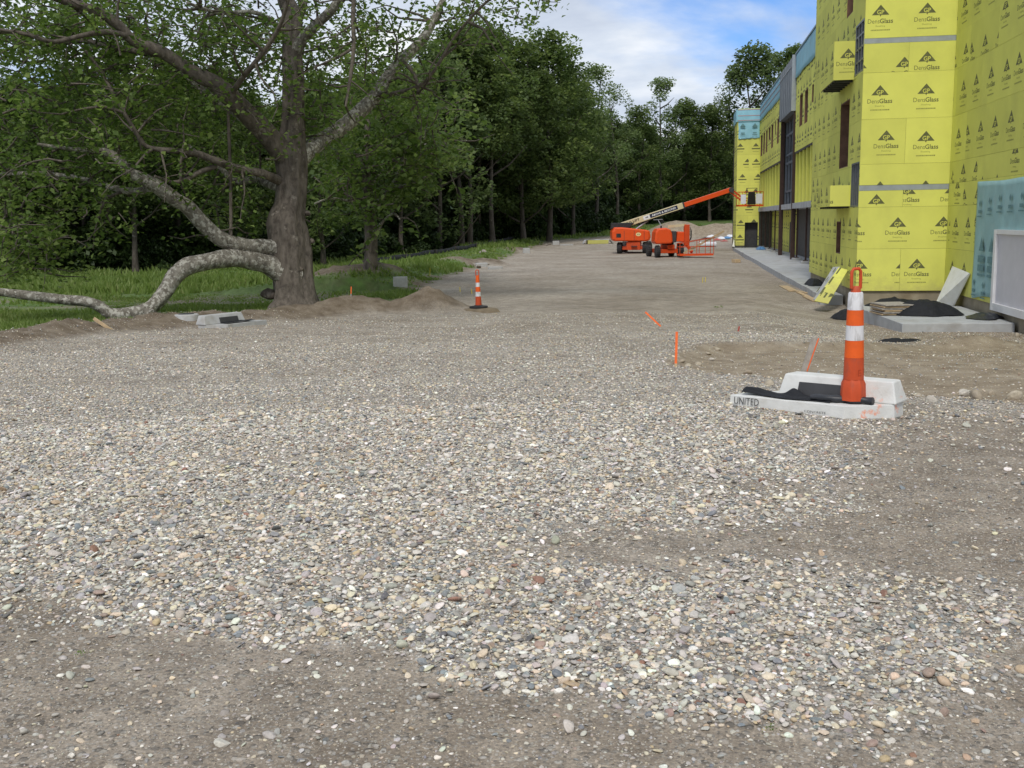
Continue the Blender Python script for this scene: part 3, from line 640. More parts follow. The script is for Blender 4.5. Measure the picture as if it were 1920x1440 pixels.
class Wall:                                              # a plane of the building: s runs along it, t is world z
    def __init__(w_, O, S, Nn): w_.O = np.array(O, float); w_.S = np.array(tuple(S)+(0,), float); w_.N = np.array(tuple(Nn)+(0,), float)
    def P(w_, s, t, d): return np.array([w_.O[0]+w_.S[0]*s+w_.N[0]*d, w_.O[1]+w_.S[1]*s+w_.N[1]*d, t])
    def slab(w_, m, s0, t0, s1, t1, d0, d1, mi=0):
        c = [w_.P(s, t, d) for d in (d0, d1) for s, t in ((s0, t0), (s1, t0), (s1, t1), (s0, t1))]
        fs = [(0, 1, 2, 3), (4, 5, 6, 7), (0, 1, 5, 4), (1, 2, 6, 5), (2, 3, 7, 6), (3, 0, 4, 7)]
        ctr_ = sum(c)/8
        fx = []
        for f in fs:
            a, b, d = c[f[0]], c[f[1]], c[f[2]]; n_ = np.cross(b-a, d-a); fx.append(f if n_ @ (a-ctr_) > 0 else f[::-1])
        m.add(c, fx, mi)
    def sheets(w_, s0, s1, rows, holes=(), name='wall_panel', off0=0.0, full=True, stagger=True, width=2.44, pitch=1.22, d=0.0, parent=None):
        right = np.cross([0, 0, 1], w_.N); sg = 1.0 if (right[:2] @ w_.S[:2]) > 0 else -1.0       # reading direction
        for ri, (t0, t1) in enumerate(rows):
            x = s0-(off0+(width/2 if (stagger and ri % 2) else 0)) % width
            while x < s1-.02:
                a, b = max(x, s0), min(x+width, s1); x0_ = x; x += width
                if b-a < .06: continue
                for rs in pieces(cut([(a, t0, b, t1)], holes)): w_.one(rs, a, b, t0, t1, x0_, sg, full, pitch, d, name, parent)
    def one(w_, rs, a, b, t0, t1, x0_, sg, full, pitch, d, name, parent):
        m = MB(); g = .0025; pd_ = prnd.uniform(0, .003)
        for (p, q_, r_, t_) in rs: w_.slab(m, p+g*(p == a), q_+g*(q_ == t0), r_-g*(r_ == b), t_-g*(t_ == t1), d, d+PANEL_T+pd_, 0)
        base = t0+.62+prnd.uniform(-.03, .03) if t1-t0 > 1.0 else t1-.30+prnd.uniform(-.5, .25)
        ph = prnd.uniform(-.18, .18) if prnd.random() < .72 else prnd.choice((-.5, .5))
        for k in ((0, 1) if abs(ph) < .2 else range(-1, 3)):
            cs_ = x0_+pitch*(k+.5)+ph
            if cs_ < a-.4 or cs_ > b+.4: continue
            for layer, tr in (LOGO if full else LOGO_LOW):
                dd = d+PANEL_T+pd_+(.0012 if layer != 1 else .0022)
                for T in tr:
                    pl = [(cs_+sg*p[0]*.94, base+p[1]*.94) for p in T]
                    xs = [p[0] for p in pl]; ys = [p[1] for p in pl]
                    for rc in rs:
                        if max(xs) <= rc[0] or min(xs) >= rc[2] or max(ys) <= rc[1] or min(ys) >= rc[3]: continue
                        c_ = pl if (min(xs) > rc[0] and max(xs) < rc[2] and min(ys) > rc[1] and max(ys) < rc[3]) else clip_poly(pl, rc)
                        if c_ and len(c_) >= 3:
                            pts = [w_.P(p[0], p[1], dd) for p in c_]
                            n_ = np.cross(pts[1]-pts[0], pts[2]-pts[0])
                            m.add(pts, [tuple(range(len(pts))) if n_ @ w_.N > 0 else tuple(range(len(pts)))[::-1]], 1+layer)
        m.v = [local(p) for p in m.v]
        m.build(name, [M['yellow'], M['print'], M['yellow_pale'], M['print_fine']], parent or bld)
    def backing(w_, s0, t0, s1, t1, holes, name='wall', mat='inner', th=.2, d=0.0):
        m = MB()
        for r_ in cut([(s0, t0, s1, t1)], holes): w_.slab(m, r_[0], r_[1], r_[2], r_[3], d-th, d-.004, 0)
        m.v = [local(p) for p in m.v]; return m.build(name, M[mat], bld)
    def window(w_, s0, t0, s1, t1, depth=.28, reveal='brownply', back_mat=None, name='window'):
        m = MB(); k = .03
        w_.slab(m, s0, t0, s0+k, t1, -depth, .012); w_.slab(m, s1-k, t0, s1, t1, -depth, .012)
        w_.slab(m, s0+k, t0, s1-k, t0+k, -depth, .010); w_.slab(m, s0+k, t1-k, s1-k, t1, -depth, .010)
        m.v = [local(p) for p in m.v]; o_ = m.build(name, M[reveal], bld)
        m = MB(); w_.slab(m, s0+k, t0+k, s1-k, t1-k, -depth-.02, -depth+.02); m.v = [local(p) for p in m.v]; m.build('dark_opening_back', M[back_mat or 'inner'], o_)  # dark sheet stands in for the shade behind the opening
        return o_
ROWS = [(-.48, .71), (.71, 1.88), (1.88, 2.34), (2.49, 3.07), (3.07, 4.30), (4.30, 5.55), (5.55, 6.33), (6.47, 7.69), (7.69, 8.91), (8.91, 10.1), (10.1, 11.3)]
Wf = Wall((5.0, 31.0), (1, 0), (0, -1)); Wl = Wall((5.0, 31.0), (0, 1), (-1, 0)); Wr = Wall((7.4, 31.0), (0, -1), (-1, 0))
Ws = Wall((6.3, 42.0), (0, 1), (-1, 0)); Wt = Wall((6.3, 68.8), (0, 1), (-1, 0))
# end wall facing the camera
Wf.backing(0.2, -.48, 2.4, 11.3, [])
Wf.sheets(-PANEL_T-.002, 2.4, ROWS, off0=1.25)
for t0, t1 in ((2.34, 2.49), (6.33, 6.47)):
    for W_, s0, s1 in ((Wf, -PANEL_T-.004, 2.38),):
        m = MB(); W_.slab(m, s0, t0+.003, s1, t1-.003, 0, .012); m.v = [local(p) for p in m.v]; m.build('floor_line_strip', M['strip'], bld)
# long wall with openings and two projecting boxes
H_l = [(.08, 5.64, 1.5, 7.05), (.08, 1.90, 1.45, 3.16), (2.2, 3.12, 4.0, 5.12), (3.15, .47, 4.1, 1.48), (2.2, 7.6, 3.4, 9.4)]
Wl.backing(0, -.48, 11.0, 11.3, H_l)
Wl.sheets(0.0, 11.0, [(a, b if abs(b-2.34) > .01 and abs(b-6.33) > .01 else b+.15) for a, b in ROWS], H_l, off0=.5)
Wl.window(3.15, .47, 4.1, 1.48); Wl.window(2.2, 3.12, 4.0, 5.12, .35); Wl.window(2.2, 7.6, 3.4, 9.4)
for (s0, t0, s1, t1), nv, nh in ((H_l[0], 2, 3), (H_l[1], 3, 0)):        # open steel framed corner windows
    m = MB(); k = .05
    Wl.slab(m, s0, t0, s0+k, t1, -.10, .02); Wl.slab(m, s1-k, t0, s1, t1, -.10, .02); Wl.slab(m, s0+k, t0, s1-k, t0+k, -.10, .018); Wl.slab(m, s0+k, t1-k, s1-k, t1, -.10, .018)
    for i in range(1, nv+1):
        c_ = s0+(s1-s0)*i/(nv+1); Wl.slab(m, c_-.03, t0+k, c_+.03, t1-k, -.09, .012)
    for i in range(1, nh+1):
        c_ = t0+(t1-t0)*i/(nh+1); Wl.slab(m, s0+k, c_-.025, s1-k, c_+.025, -.08, .006)
    m.v = [local(p) for p in m.v]; o_ = m.build('window_frame', M['galv'], bld)
    m = MB(); Wl.slab(m, s0+k, t0+k, s1-k, t1-k, -.26, -.2); m.v = [local(p) for p in m.v]; m.build('dark_opening_back', M['darkmetal'], o_)  # dark backing painted in for the unlit interior behind the open frame
for (y0, y1, z0, z1) in ((32.62, 35.5, 5.58, 6.68), (32.55, 35.3, 1.93, 2.55)):   # projecting boxes
    Wb = Wall((4.42, y0), (1, 0), (0, -1)); Wc = Wall((4.42, y0), (0, 1), (-1, 0))
    Wb.sheets(-PANEL_T-.002, .575, [(z0, z1)], off0=prnd.uniform(0, 1), name='box_panel'); Wc.sheets(0, y1-y0, [(z0, z1)], off0=.4, name='box_panel')
    def deck(m):
        m.box2((4.44, y0+.02, z0+.02), (4.98, y1, z1-.01), 0)
    bpart('projecting_box', M['galv'], deck)
    for i in range(6): bpart('underside_stud', M['darkmetal'], lambda m: m.box2((4.46, y0+.15+i*.48, z0-.05), (4.97, y0+.22+i*.48, z0+.018), 0))
# return wall coming towards the camera
H_r = [(4.9, -.55, 9.5, 1.26)]
Wr.backing(0, -.48, 17, 11.3, [], th=.25)
Wr.sheets(PANEL_T+.004, 17.0, [(a, b if abs(b-2.34) > .01 and abs(b-6.33) > .01 else b+.15) for a, b in ROWS], H_r, off0=.9)
def found(m):
    m.box2((5.06, 31.05, -1.4), (7.45, 31.3, -.49)); m.box2((5.05, 31.3, -1.4), (5.3, 42.0, -.49)); m.box2((7.44, 14.0, -1.4), (7.7, 31.04, -.49))
bpart('foundation', M['foundation'], found)
# teal membrane hung over the return wall
def membrane(name, W_, s0, s1, t0, t1, d, mat, n=40, sag=.05, amp=.02, seed=0, parent=None):
    ns, nt_ = n, max(6, int(n*(t1-t0)/(s1-s0))); S_, T_ = np.meshgrid(np.linspace(0, 1, ns), np.linspace(0, 1, nt_))
    s = s0+(s1-s0)*S_; t = t0+(t1-t0)*T_+(1-T_)*sag*(fbm(S_*5, S_*0+seed, seed, 3)-.5)*2+T_*sag*.5*(fbm(S_*4+9, S_*0+seed, seed, 2)-.5)
    s = s+np.where(S_ < .02, .08*(fbm(T_*4, T_*0, seed+3, 2)-.5), 0)
    dd = d+amp*(fbm(S_*7+T_*3, T_*4, seed+5, 4)-.35)*(1.2-T_)+amp*.8*np.sin(S_*26+T_*9)*(1-T_)**2*.5
    V_ = np.stack([W_.O[0]+W_.S[0]*s+W_.N[0]*dd-5.0, W_.O[1]+W_.S[1]*s+W_.N[1]*dd-31.0, t+.9], -1).reshape(-1, 3)
    i_, j_ = np.meshgrid(np.arange(nt_-1), np.arange(ns-1), indexing='ij'); a = (i_*ns+j_).ravel(); Q_ = np.stack([a, a+1, a+ns+1, a+ns], 1)
    o_ = link(name, np_mesh(name, V_, Q_, [M[mat]], True), parent or bld)
    sm_ = o_.modifiers.new('thickness', 'SOLIDIFY'); sm_.thickness = .004; return o_
mem = membrane('membrane_sheet', Wr, 2.95, 11.5, -.40, 2.42, .035, 'teal', 70, .10, .03, 4)
m = MB()
for s_, t_ in ((3.4, 1.9), (4.2, 1.95), (5.0, 2.0), (3.2, -.05), (4.0, -.08), (5.8, 2.0), (6.6, 2.02)):
    for p0, p1, p2, p3 in (((-.07, 0), (0, -.09), (.07, 0), (0, .09)),): Wr_p = [Wr.P(s_+a*1.2, t_+b, .075) for a, b in (p0, p1, p2, p3)]; m.add(Wr_p, [(0, 1, 2, 3)])
    for (x0, x1, y0, y1) in ((-.12, .12, -.24, -.16), (-.20, .20, -.33, -.30)): m.add([Wr.P(s_+a, t_+b, .075) for a, b in ((x0, y0), (x1, y0), (x1, y1), (x0, y1))], [(0, 1, 2, 3)])
for s_ in (3.72, 4.55):
    m.add([Wr.P(s_+a, .75+b, .078) for a, b in ((-.2, 0), (.2, 0), (0, .34))], [(0, 1, 2)])
    for (x0, x1, y0, y1) in ((-.25, .25, -.28, -.12), (-.25, .25, -.5, -.34), (-.25, .25, -.62, -.56)): m.add([Wr.P(s_+a, .75+b, .078) for a, b in ((x0, y0), (x1, y0), (x1, y1), (x0, y1))], [(0, 1, 2, 3)])
m.v = [local(p) for p in m.v]; m.build('membrane_print', M['tealprint'], mem)['kind'] = 'stuff'
# white framed opening cover
def wcover(m): Wr.slab(m, 5.02, -.43, 9.3, 1.18, -.05, .055)
cv = bpart('opening_cover', M['whiteboard'], wcover)
def wtrim(m):
    Wr.slab(m, 4.86, -.60, 5.02, 1.28, .02, .12); Wr.slab(m, 9.3, -.60, 9.46, 1.28, .02, .12); Wr.slab(m, 5.02, -.60, 9.3, -.43, .02, .115); Wr.slab(m, 5.02, 1.18, 9.3, 1.28, .02, .115)
m = MB(); wtrim(m); m.v = [local(p) for p in m.v]; m.build('cover_trim', M['whitetrim'], cv)
# second and third stretch: third floor wall over open second floor bays over an open porch
ROW3 = [(5.2, 6.38), (6.38, 7.6), (7.6, 8.82), (8.82, 9.6)]
win2 = [(57.7, 59.1, 6.4, 8.05), (55.4, 56.8, 6.36, 8.02), (53.1, 53.8, 7.1, 7.95)]
H_s = [(a-42, c, b-42, d) for a, b, c, d in win2]
Ws.backing(0, 5.2, 19.0, 10.4, H_s); Ws.sheets(0, 19.0, ROW3, H_s, full=False)
for h in H_s: Ws.window(*h)
win3 = [(84.8, 86.6, 6.4, 8.0), (82.5, 84.0, 6.4, 8.0), (80.1, 81.5, 6.4, 8.0), (77.6, 79.1, 7.1, 8.0), (75.3, 76.8, 6.4, 8.0), (73.2, 73.9, 7.1, 8.0), (71.0, 72.3, 6.4, 8.0)]
H_t = [(a-68.8, c, b-68.8, d) for a, b, c, d in win3]
Wt.backing(0, 5.2, 18.2, 10.4, H_t); Wt.sheets(0, 18.2, ROW3, H_t, full=False)
for h in H_t: Wt.window(*h)
for W_, ln, y0, n_f in ((Ws, 19.0, 42.0, 12), (Wt, 18.2, 68.8, 9)):
    bk = Wall((6.88, y0), (0, 1), (-1, 0)); bk.backing(0, 2.1, ln, 5.2, []); bk.sheets(0, ln, [(2.45, 3.67), (3.67, 5.15)], full=False, name='bay_panel')
    for i in range(n_f):                                  # sheathed fins between the open bays
        yy = y0+.35+i*(ln-.7)/(n_f-1)
        def fin(m): m.box2((6.32, yy-.10, 2.42), (6.86, yy+.10, 5.19))
        bpart('bay_fin', M['yellow'], fin)
    def fl(m): m.box2((6.22, y0, 2.1), (8.5, y0+ln, 2.4))
    bpart('floor_slab', M['concrete'], fl)
    bg_ = Wall((7.35 if y0 > 60 else 9.5, y0), (0, 1), (-1, 0)); hd = [(3.0, -.85, 4.6, 1.3), (9.5, -.85, 12.0, 1.5)]
    bg_.backing(0, -.9, ln, 2.1, []); bg_.sheets(0, ln, [(-.8, .42), (.42, 1.64), (1.64, 2.09)], hd, full=False, name='porch_panel')
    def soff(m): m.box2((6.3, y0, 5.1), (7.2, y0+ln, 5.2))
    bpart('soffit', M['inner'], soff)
    for i in range(5):                                   # steel columns on concrete blocks
        yy = y0+1.2+i*(ln-2)/4
        def colm(m): m.box2((6.40, yy-.05, -.6), (6.49, yy+.05, 2.1)); m.box2((6.32, yy-.13, -.62), (6.56, yy+.13, -.58))
        bpart('steel_column', M['rustcol'], colm)
        def plinth(m): m.box2((6.2, yy-.24, -.9), (6.7, yy+.24, -.62))
        bpart('column_plinth', M['block'], plinth, .02)
# grey metal clad bay between the two stretches
def greybay(m):
    m.box2((6.08, 61.05, 7.5), (6.4, 68.75, 10.4))
gb = bpart('metal_clad_bay', M['greypanel'], greybay)
def seams(m):
    for i in range(1, 7): m.box2((6.062, 61.05+i*1.1-.015, 7.5), (6.08, 61.05+i*1.1+.015, 10.4))
    m.box2((6.03, 61.0, 7.45), (6.5, 61.12, 10.45)); m.box2((6.05, 61.12, 9.9), (6.08, 68.75, 9.96))
m = MB(); seams(m); m.v = [local(p) for p in m.v]; m.build('panel_seam', M['strip'], gb)
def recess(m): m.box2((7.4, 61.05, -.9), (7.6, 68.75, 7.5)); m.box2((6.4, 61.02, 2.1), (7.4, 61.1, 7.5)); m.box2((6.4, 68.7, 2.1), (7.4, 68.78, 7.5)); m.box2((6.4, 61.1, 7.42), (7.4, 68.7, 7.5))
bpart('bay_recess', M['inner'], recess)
def cframe(m):
    for yy in (61.3, 63.1, 64.9, 66.7, 68.4): m.box2((6.5, yy-.07, 2.4), (6.62, yy+.07, 7.42))
    for z_ in (3.2, 4.9, 5.4, 6.6): m.box2((6.51, 61.2, z_-.06), (6.6, 68.5, z_+.06))
bpart('curtain_wall_frame', M['greypanel'], cframe)
def cf2(m): m.box2((6.3, 61.05, 2.1), (7.4, 68.75, 2.4))
bpart('floor_slab', M['concrete'], cf2)
for yy in (61.2, 68.6):
    def rc(m): m.box2((6.2, yy-.12, -.9), (6.44, yy+.12, 7.5))
    bpart('steel_column', M['rustcol'], rc)
# blue membrane parapets
for W_, ln in ((Ws, 19.0), (Wt, 18.2)):
    pm_ = membrane('parapet_membrane', W_, .02, ln, 9.15, 10.45, .06, 'blue', 60, .10, .04, 8+int(ln*10))
    def cap(m): W_.slab(m, 0, 10.44, ln, 10.52, -.3, .12)
    m = MB(); cap(m); m.v = [local(p) for p in m.v]; m.build('parapet_cap', M['bluegrey'], pm_)
    if W_ is Wt:
        m = MB(); W_.slab(m, 0, 9.62, ln, 9.66, .09, .11); W_.slab(m, 0, 10.02, ln, 10.06, .09, .11); m.v = [local(p) for p in m.v]; m.build('seam_tape', M['pink'], pm_)
# end tower
Wq = Wall((4.5, 87.0), (1, 0), (0, -1)); Wp = Wall((4.5, 87.0), (0, 1), (-1, 0))
hq = [(.68, -.9, 1.72, 1.25)]
Wq.backing(.2, -.9, 1.8, 10.2, hq); Wq.sheets(-PANEL_T-.002, 1.8, [(-.6+i*1.2, .6+i*1.2) for i in range(9)], hq, full=False, off0=.3)
Wp.backing(0, -.9, 4.4, 10.2, []); Wp.sheets(0, 4.4, [(-.6+i*1.2, .6+i*1.2) for i in range(9)], full=False)
Wq.window(.68, -.88, 1.72, 1.25, .5, 'darkmetal', 'darkmetal', name='doorway')
tm = membrane('tower_membrane', Wq, .06, 1.72, 7.85, 9.3, .05, 'blue', 18, .06, .07, 31)
def tcap(m): Wq.slab(m, -.02, 9.2, 1.8, 10.15, .02, .12); Wp.slab(m, .0, 9.2, 4.4, 10.15, .02, .13)
tc_ = bpart('tower_parapet', M['blue'], tcap)
m = MB()
for t_ in (9.26, 9.62, 10.08): Wq.slab(m, -.02, t_, 1.79, t_+.05, .12, .135)
m.v = [local(p) for p in m.v]; m.build('seam_tape', M['pink'], tc_)
m = MB()
for s_ in (.38, 1.32):
    for (x0, x1, y0, y1) in ((-.2, .2, -.28, -.18), (-.15, .15, -.75, -.66), (-.2, .2, -.86, -.82)): m.add([Wq.P(s_+a, 9.0+b, .17) for a, b in ((x0, y0), (x1, y0), (x1, y1), (x0, y1))], [(0, 1, 2, 3)])
    m.add([Wq.P(s_+a, 8.8+b, .17) for a, b in ((-.2, 0), (.2, 0), (0, .25))], [(0, 1, 2)])
m.v = [local(p) for p in m.v]; m.build('membrane_print', M['tealprint'], tm)['kind'] = 'stuff'
# roofs and the sides away from the camera
def roofs(m):
    m.box2((5.1, 31.1, 11.3), (30, 41.9, 11.45)); m.box2((7.5, 14, 11.3), (30, 31.1, 11.44)); m.box2((6.4, 42, 10.3), (30, 87, 10.42)); m.box2((4.6, 87.1, 10.12), (30, 95, 10.22))
bpart('roof', M['bluegrey'], roofs)
def rear(m):
    m.box2((30, 14, -1), (30.2, 95, 11.3)); m.box2((7.6, 13.8, -1), (30, 14, 11.3)); m.box2((4.6, 94.8, -1), (30, 95, 10.1)); m.box2((6.45, 41.8, -1), (12, 41.98, 11.3)); m.box2((6.3, 86.98, -1), (12, 87.2, 10.3))
    m.box2((12, 31.5, -1), (12.2, 87, 10.2))
bpart('rear_wall', M['inner'], rear)
def floors(m):
    m.box2((5.21, 31.21, 2.34), (12, 41.8, 2.5)); m.box2((5.21, 31.21, 6.3), (12, 41.8, 6.45))
bpart('floor_slab', M['inner'], floors)
# pavement and stoop slab
def sidewalk(m, y0, y1, x0, x1, z): m.box2((x0, y0, -1.3), (x1, y1, z))
swk = empty('pavement', (4.4, 60, -.95)); tag(swk, 'pale concrete walk along the open porch', kind='structure')
yy = 33.2; k = 0
while yy < 86.9:
    ln = 2.4 if yy < 42 else 3.2
    y1 = min(yy+ln, 86.95)
    def slb(m): m.box2((4.3-4.4, yy+.008-60, -.4), ((4.98 if y1 <= 42.2 else 8.48)-4.4, y1-.008-60, .20+prnd.uniform(-.012, .012)))
    part('concrete_slab', M['concrete'], swk, slb, .012); yy = y1
sl_ = empty('stoop_slab', (5.0, 24.4, -.97)); tag(sl_, 'raw concrete stoop slab in front of the building corner', 'slab')
def stoop(m): m.prism([(-.05, -.05), (2.36, .05), (2.36, 6.3), (1.95, 6.3), (1.95, 5.4), (-.35, 5.2)], -.4, .21)
part('slab', M['concrete'], sl_, stoop, .015)

# ================================================================== things on and beside the lot
def lpart(name, mats, parent, fn, bevel=0.0): return part(name, mats, parent, fn, bevel)
FACE = TH                                                # local x = the photograph's right, local y = away

# ------------------------------------------------------------------ traffic channelizers
def channelizer(loc, label, scale, base_oct, worn, tilt):
    t = empty('traffic_channelizer', loc, FACE); tag(t, label, 'traffic cone', 'orange and white channelizer posts'); t.scale = (scale,)*3; t.rotation_euler = (tilt[0], tilt[1], FACE+.3)
    if base_oct:
        lpart('foot', M['orange_old'], t, lambda m: m.lathe([(.098, 0), (.098, .04), (.094, .13), (.078, .165)], 8), .004)
        z = [.165, .335, .47, .585, .705, .83, .875]
        lpart('lower_sleeve', M['orange_old'], t, lambda m: m.lathe([(.0775, z[0]), (.0735, z[1])], 28))
        lpart('orange_band', M['orange'], t, lambda m: m.lathe([(.0735, z[1]+.001), (.069, z[2])], 28))
        lpart('white_band', M['reflwhite'], t, lambda m: m.lathe([(.069, z[2]+.001), (.0655, z[3])], 28))
        lpart('orange_band', M['orange'], t, lambda m: m.lathe([(.0655, z[3]+.001), (.061, z[4])], 28))
        lpart('white_band', M['reflwhite'], t, lambda m: m.lathe([(.061, z[4]+.001), (.0555, z[5]), (.05, z[5]+.012)], 28))
        lpart('neck', M['orange_old'], t, lambda m: m.lathe([(.038, z[5]+.012), (.034, z[6]), (.022, z[6]+.012)], 20))
        hz = z[6]
        m = MB()
        for a in (.02, .13):
            for ch, x in (('7', -.028), ('E', .035)) if a > .1 else (('E', 0.0), ('C', .06)):
                for T in fit_text(ch, .03, .05): m.add([((p[0]+x), -math.sqrt(max(1e-6, .0775**2-(p[0]+x)**2))-.0006+.006*(a > .1), .2+a+p[1]) for p in T], [(0, 1, 2)])
        m.build('scuffed_lettering', M['orangemark'], t)['kind'] = 'stuff'
    else:
        lpart('rubber_base', M['rubber'], t, lambda m: m.lathe([(.235, .0), (.245, .02), (.235, .045), (.12, .06), (.10, .075)], 24))
        z = [.06, .23, .36, .455, .575, .68, .81]
        for a, b, mt, nm in ((0, 1, 'orange_old', 'lower_sleeve'), (1, 2, 'reflwhite', 'white_band')): pass
        for k, (mt, nm) in enumerate((('orange_old', 'lower_sleeve'), ('reflwhite', 'white_band'), ('orange', 'orange_band'), ('reflwhite', 'white_band'), ('orange', 'orange_band'))):
            z0, z1 = (.06, .30, .42, .55, .66, .84)[k:k+2]; r0, r1 = [.086-.042*q_/.85 for q_ in (z0, z1)]
            lpart(nm, M[mt], t, lambda m: m.lathe([(r0, z0+.001), (r1, z1)], 24))
        hz = .84
    def handle(m):
        w_, h_ = (.040, .145)
        pts = [(-w_, 0, hz-.005), (-w_*1.02, 0, hz+h_*.5), (-w_, 0, hz+h_*.85), (-w_*.6, 0, hz+h_), (w_*.6, 0, hz+h_), (w_, 0, hz+h_*.85), (w_*1.02, 0, hz+h_*.5), (w_, 0, hz-.005)]
        m.tube(pts, [.0125]*8, 8); m.bar((-w_, 0, hz), (w_, 0, hz), .03, .02)
    lpart('handle', M['orange_old'], t, handle)
    return t

# ------------------------------------------------------------------ curb inlet frames
def sprayed():
    m = pm('sprayed_precast_concrete', (.66, .66, .63), .07, 6, .88, .25, 60, dirt=(.46, .44, .38), dscale=5, damt=.45); nd, lk = m.node_tree.nodes, m.node_tree.links; b = nd['Principled BSDF']
    src = b.inputs['Base Color'].links[0].from_socket; t = nd.new('ShaderNodeTexCoord'); sp = nd.new('ShaderNodeSeparateXYZ'); lk.new(t.outputs['Object'], sp.inputs[0])
    a = nd.new('ShaderNodeMapRange'); lk.new(sp.outputs[0], a.inputs[0]); a.inputs[1].default_value = 1.04; a.inputs[2].default_value = 1.16
    n_ = noise(nd, lk, t.outputs['Object'], 9, 5, .7); q = nd.new('ShaderNodeMapRange'); lk.new(n_.outputs[0], q.inputs[0]); q.inputs[1].default_value = .53; q.inputs[2].default_value = .68
    z_ = nd.new('ShaderNodeMapRange'); lk.new(sp.outputs[2], z_.inputs[0]); z_.inputs[1].default_value = .235; z_.inputs[2].default_value = .06
    p1 = nd.new('ShaderNodeMath'); p1.operation = 'MULTIPLY'; lk.new(a.outputs[0], p1.inputs[0]); lk.new(q.outputs[0], p1.inputs[1]); p2 = nd.new('ShaderNodeMath'); p2.operation = 'MULTIPLY'; lk.new(p1.outputs[0], p2.inputs[0]); lk.new(z_.outputs[0], p2.inputs[1])
    lk.new(mixc(nd, lk, p2.outputs[0], src, (.82, .26, .12)), b.inputs['Base Color']); return m
M['precast_sprayed'] = sprayed()
def inlet(loc, rz, label, sc_, worn=False):
    mir = (lambda pl: [(1.37-x, y) for x, y in pl][::-1]) if worn else (lambda pl: pl)
    t = empty('inlet_frame', loc, rz); t.scale = (sc_,)*3; tag(t, label, 'inlet frame')
    flat = [(0, 0), (1.05, 0), (1.37, .30), (1.37, .52), (.30, .52), (.04, .14)]
    flat_t = [(.012, .012), (1.045, .012), (1.355, .30), (1.355, .51), (.31, .51), (.055, .14)]
    def fl(m): m.prism(mir(flat), -.12, .085, 0, mir(flat_t))
    lpart('flat_frame', M['block' if worn else 'precast_sprayed'], t, fl, .006)
    def hood(m):
        b_ = [(.34, .27), (1.375, .285), (1.38, .56), (.36, .56)]; tp = [(.375, .335), (1.325, .35), (1.325, .525), (.40, .525)]
        m.prism(mir(b_), .086, .265, 0, mir(tp))
    hd_ = lpart('raised_hood', M['block' if worn else 'precast_sprayed'], t, hood, .012)
    def mouth(m): m.prism(mir([(.52, .262), (.99, .262), (.99, .30), (.52, .30)]), .09, .205, 0, mir([(.525, .30), (.985, .30), (.985, .33), (.525, .33)]))
    lpart('inlet_mouth', M['darkmetal'], hd_, mouth)  # solid dark shape in place of a hollow, its shade put into the colour
    return t, hd_
# by the building side, with fabric and a post on it
inA, hdA = inlet((.44, 9.28, .015), math.atan2(-.52, .91), 'new white concrete curb inlet frame with black filter fabric in it', 1.0)
m = MB()
for T in fit_text('UNITED', .235, .062, .175, .042, .0): m.add([(p[0], -.0065+.006*p[1]/.1, p[1]) for p in T], [(0, 1, 2)])
m.build('stencilled_name', M['stencil'], inA)['kind'] = 'stuff'
m = MB(); r_ = random.Random(4)
for T in fit_text('CONCRETE', .19, .018, .80, .012, .0): m.add([(p[0], -.0042, p[1]) for p in T], [(0, 1, 2)])
m.build('stamped_line', M['stencil'], inA)['kind'] = 'stuff'
def blob(m, pts, nx, ny, nz_=None):
    m.add(pts, [tuple(range(len(pts)))])
def cloth(name, nx, ny, fn, mat, parent=None, th=.004):
    U_, V_ = np.meshgrid(np.linspace(0, 1, nx), np.linspace(0, 1, ny)); P_ = np.stack(fn(U_, V_), -1).reshape(-1, 3)
    i_, j_ = np.meshgrid(np.arange(ny-1), np.arange(nx-1), indexing='ij'); a = (i_*nx+j_).ravel()
    o_ = link(name, np_mesh(name, P_, np.stack([a, a+1, a+nx+1, a+nx], 1), [M[mat]], True), parent)
    s_ = o_.modifiers.new('thickness', 'SOLIDIFY'); s_.thickness = th; return o_
def fab(U_, V_):                                          # sheet lying in the frame, curled up at its free end
    x = .10+.80*U_; y = .05+.20*V_+.02*np.sin(U_*9)
    z = .094+.05*sst(.33, .0, U_)*(.4+.6*V_)*(1+.3*np.sin(V_*5))+.022*np.sin(V_*math.pi)*(fbm(U_*7, V_*5, 3, 3))+.012*(fbm(U_*14, V_*9, 4, 2)-.4)+.06*np.exp(-((U_-.52)/.10)**2)*sst(.6, 1.0, V_)
    return x, y, z
fb = cloth('filter_fabric', 46, 18, fab, 'fabric'); fb.location = inA.location; fb.rotation_euler = inA.rotation_euler; tag(fb, 'black filter fabric crumpled inside the white inlet frame', 'fabric')
roll = empty('fabric_roll', inA.location, inA.rotation_euler[2]); tag(roll, 'black rolled fabric sleeve at the foot of the worn orange post', 'fabric')
def rl(m):
    n_ = 12; pts = [(.72+.50*k_/n_, .085+.012*math.sin(k_*1.3)+.10*k_/n_, .118+.003*math.sin(k_*2.1)) for k_ in range(n_+1)]
    m.tube(pts, [.018]+[.030+.004*math.sin(k_*1.9) for k_ in range(n_-1)]+[.031], 12, wob=.18, seed=3)
lpart('sleeve', M['fabric2'], roll, rl)
cn = inA.matrix_basis @ Vector((1.045, .20, .098))
channelizer((cn.x, cn.y, cn.z+.015), 'worn orange and white post with octagonal foot standing on the inlet frame', 1.07, True, True, (R(.3), R(-.8)))
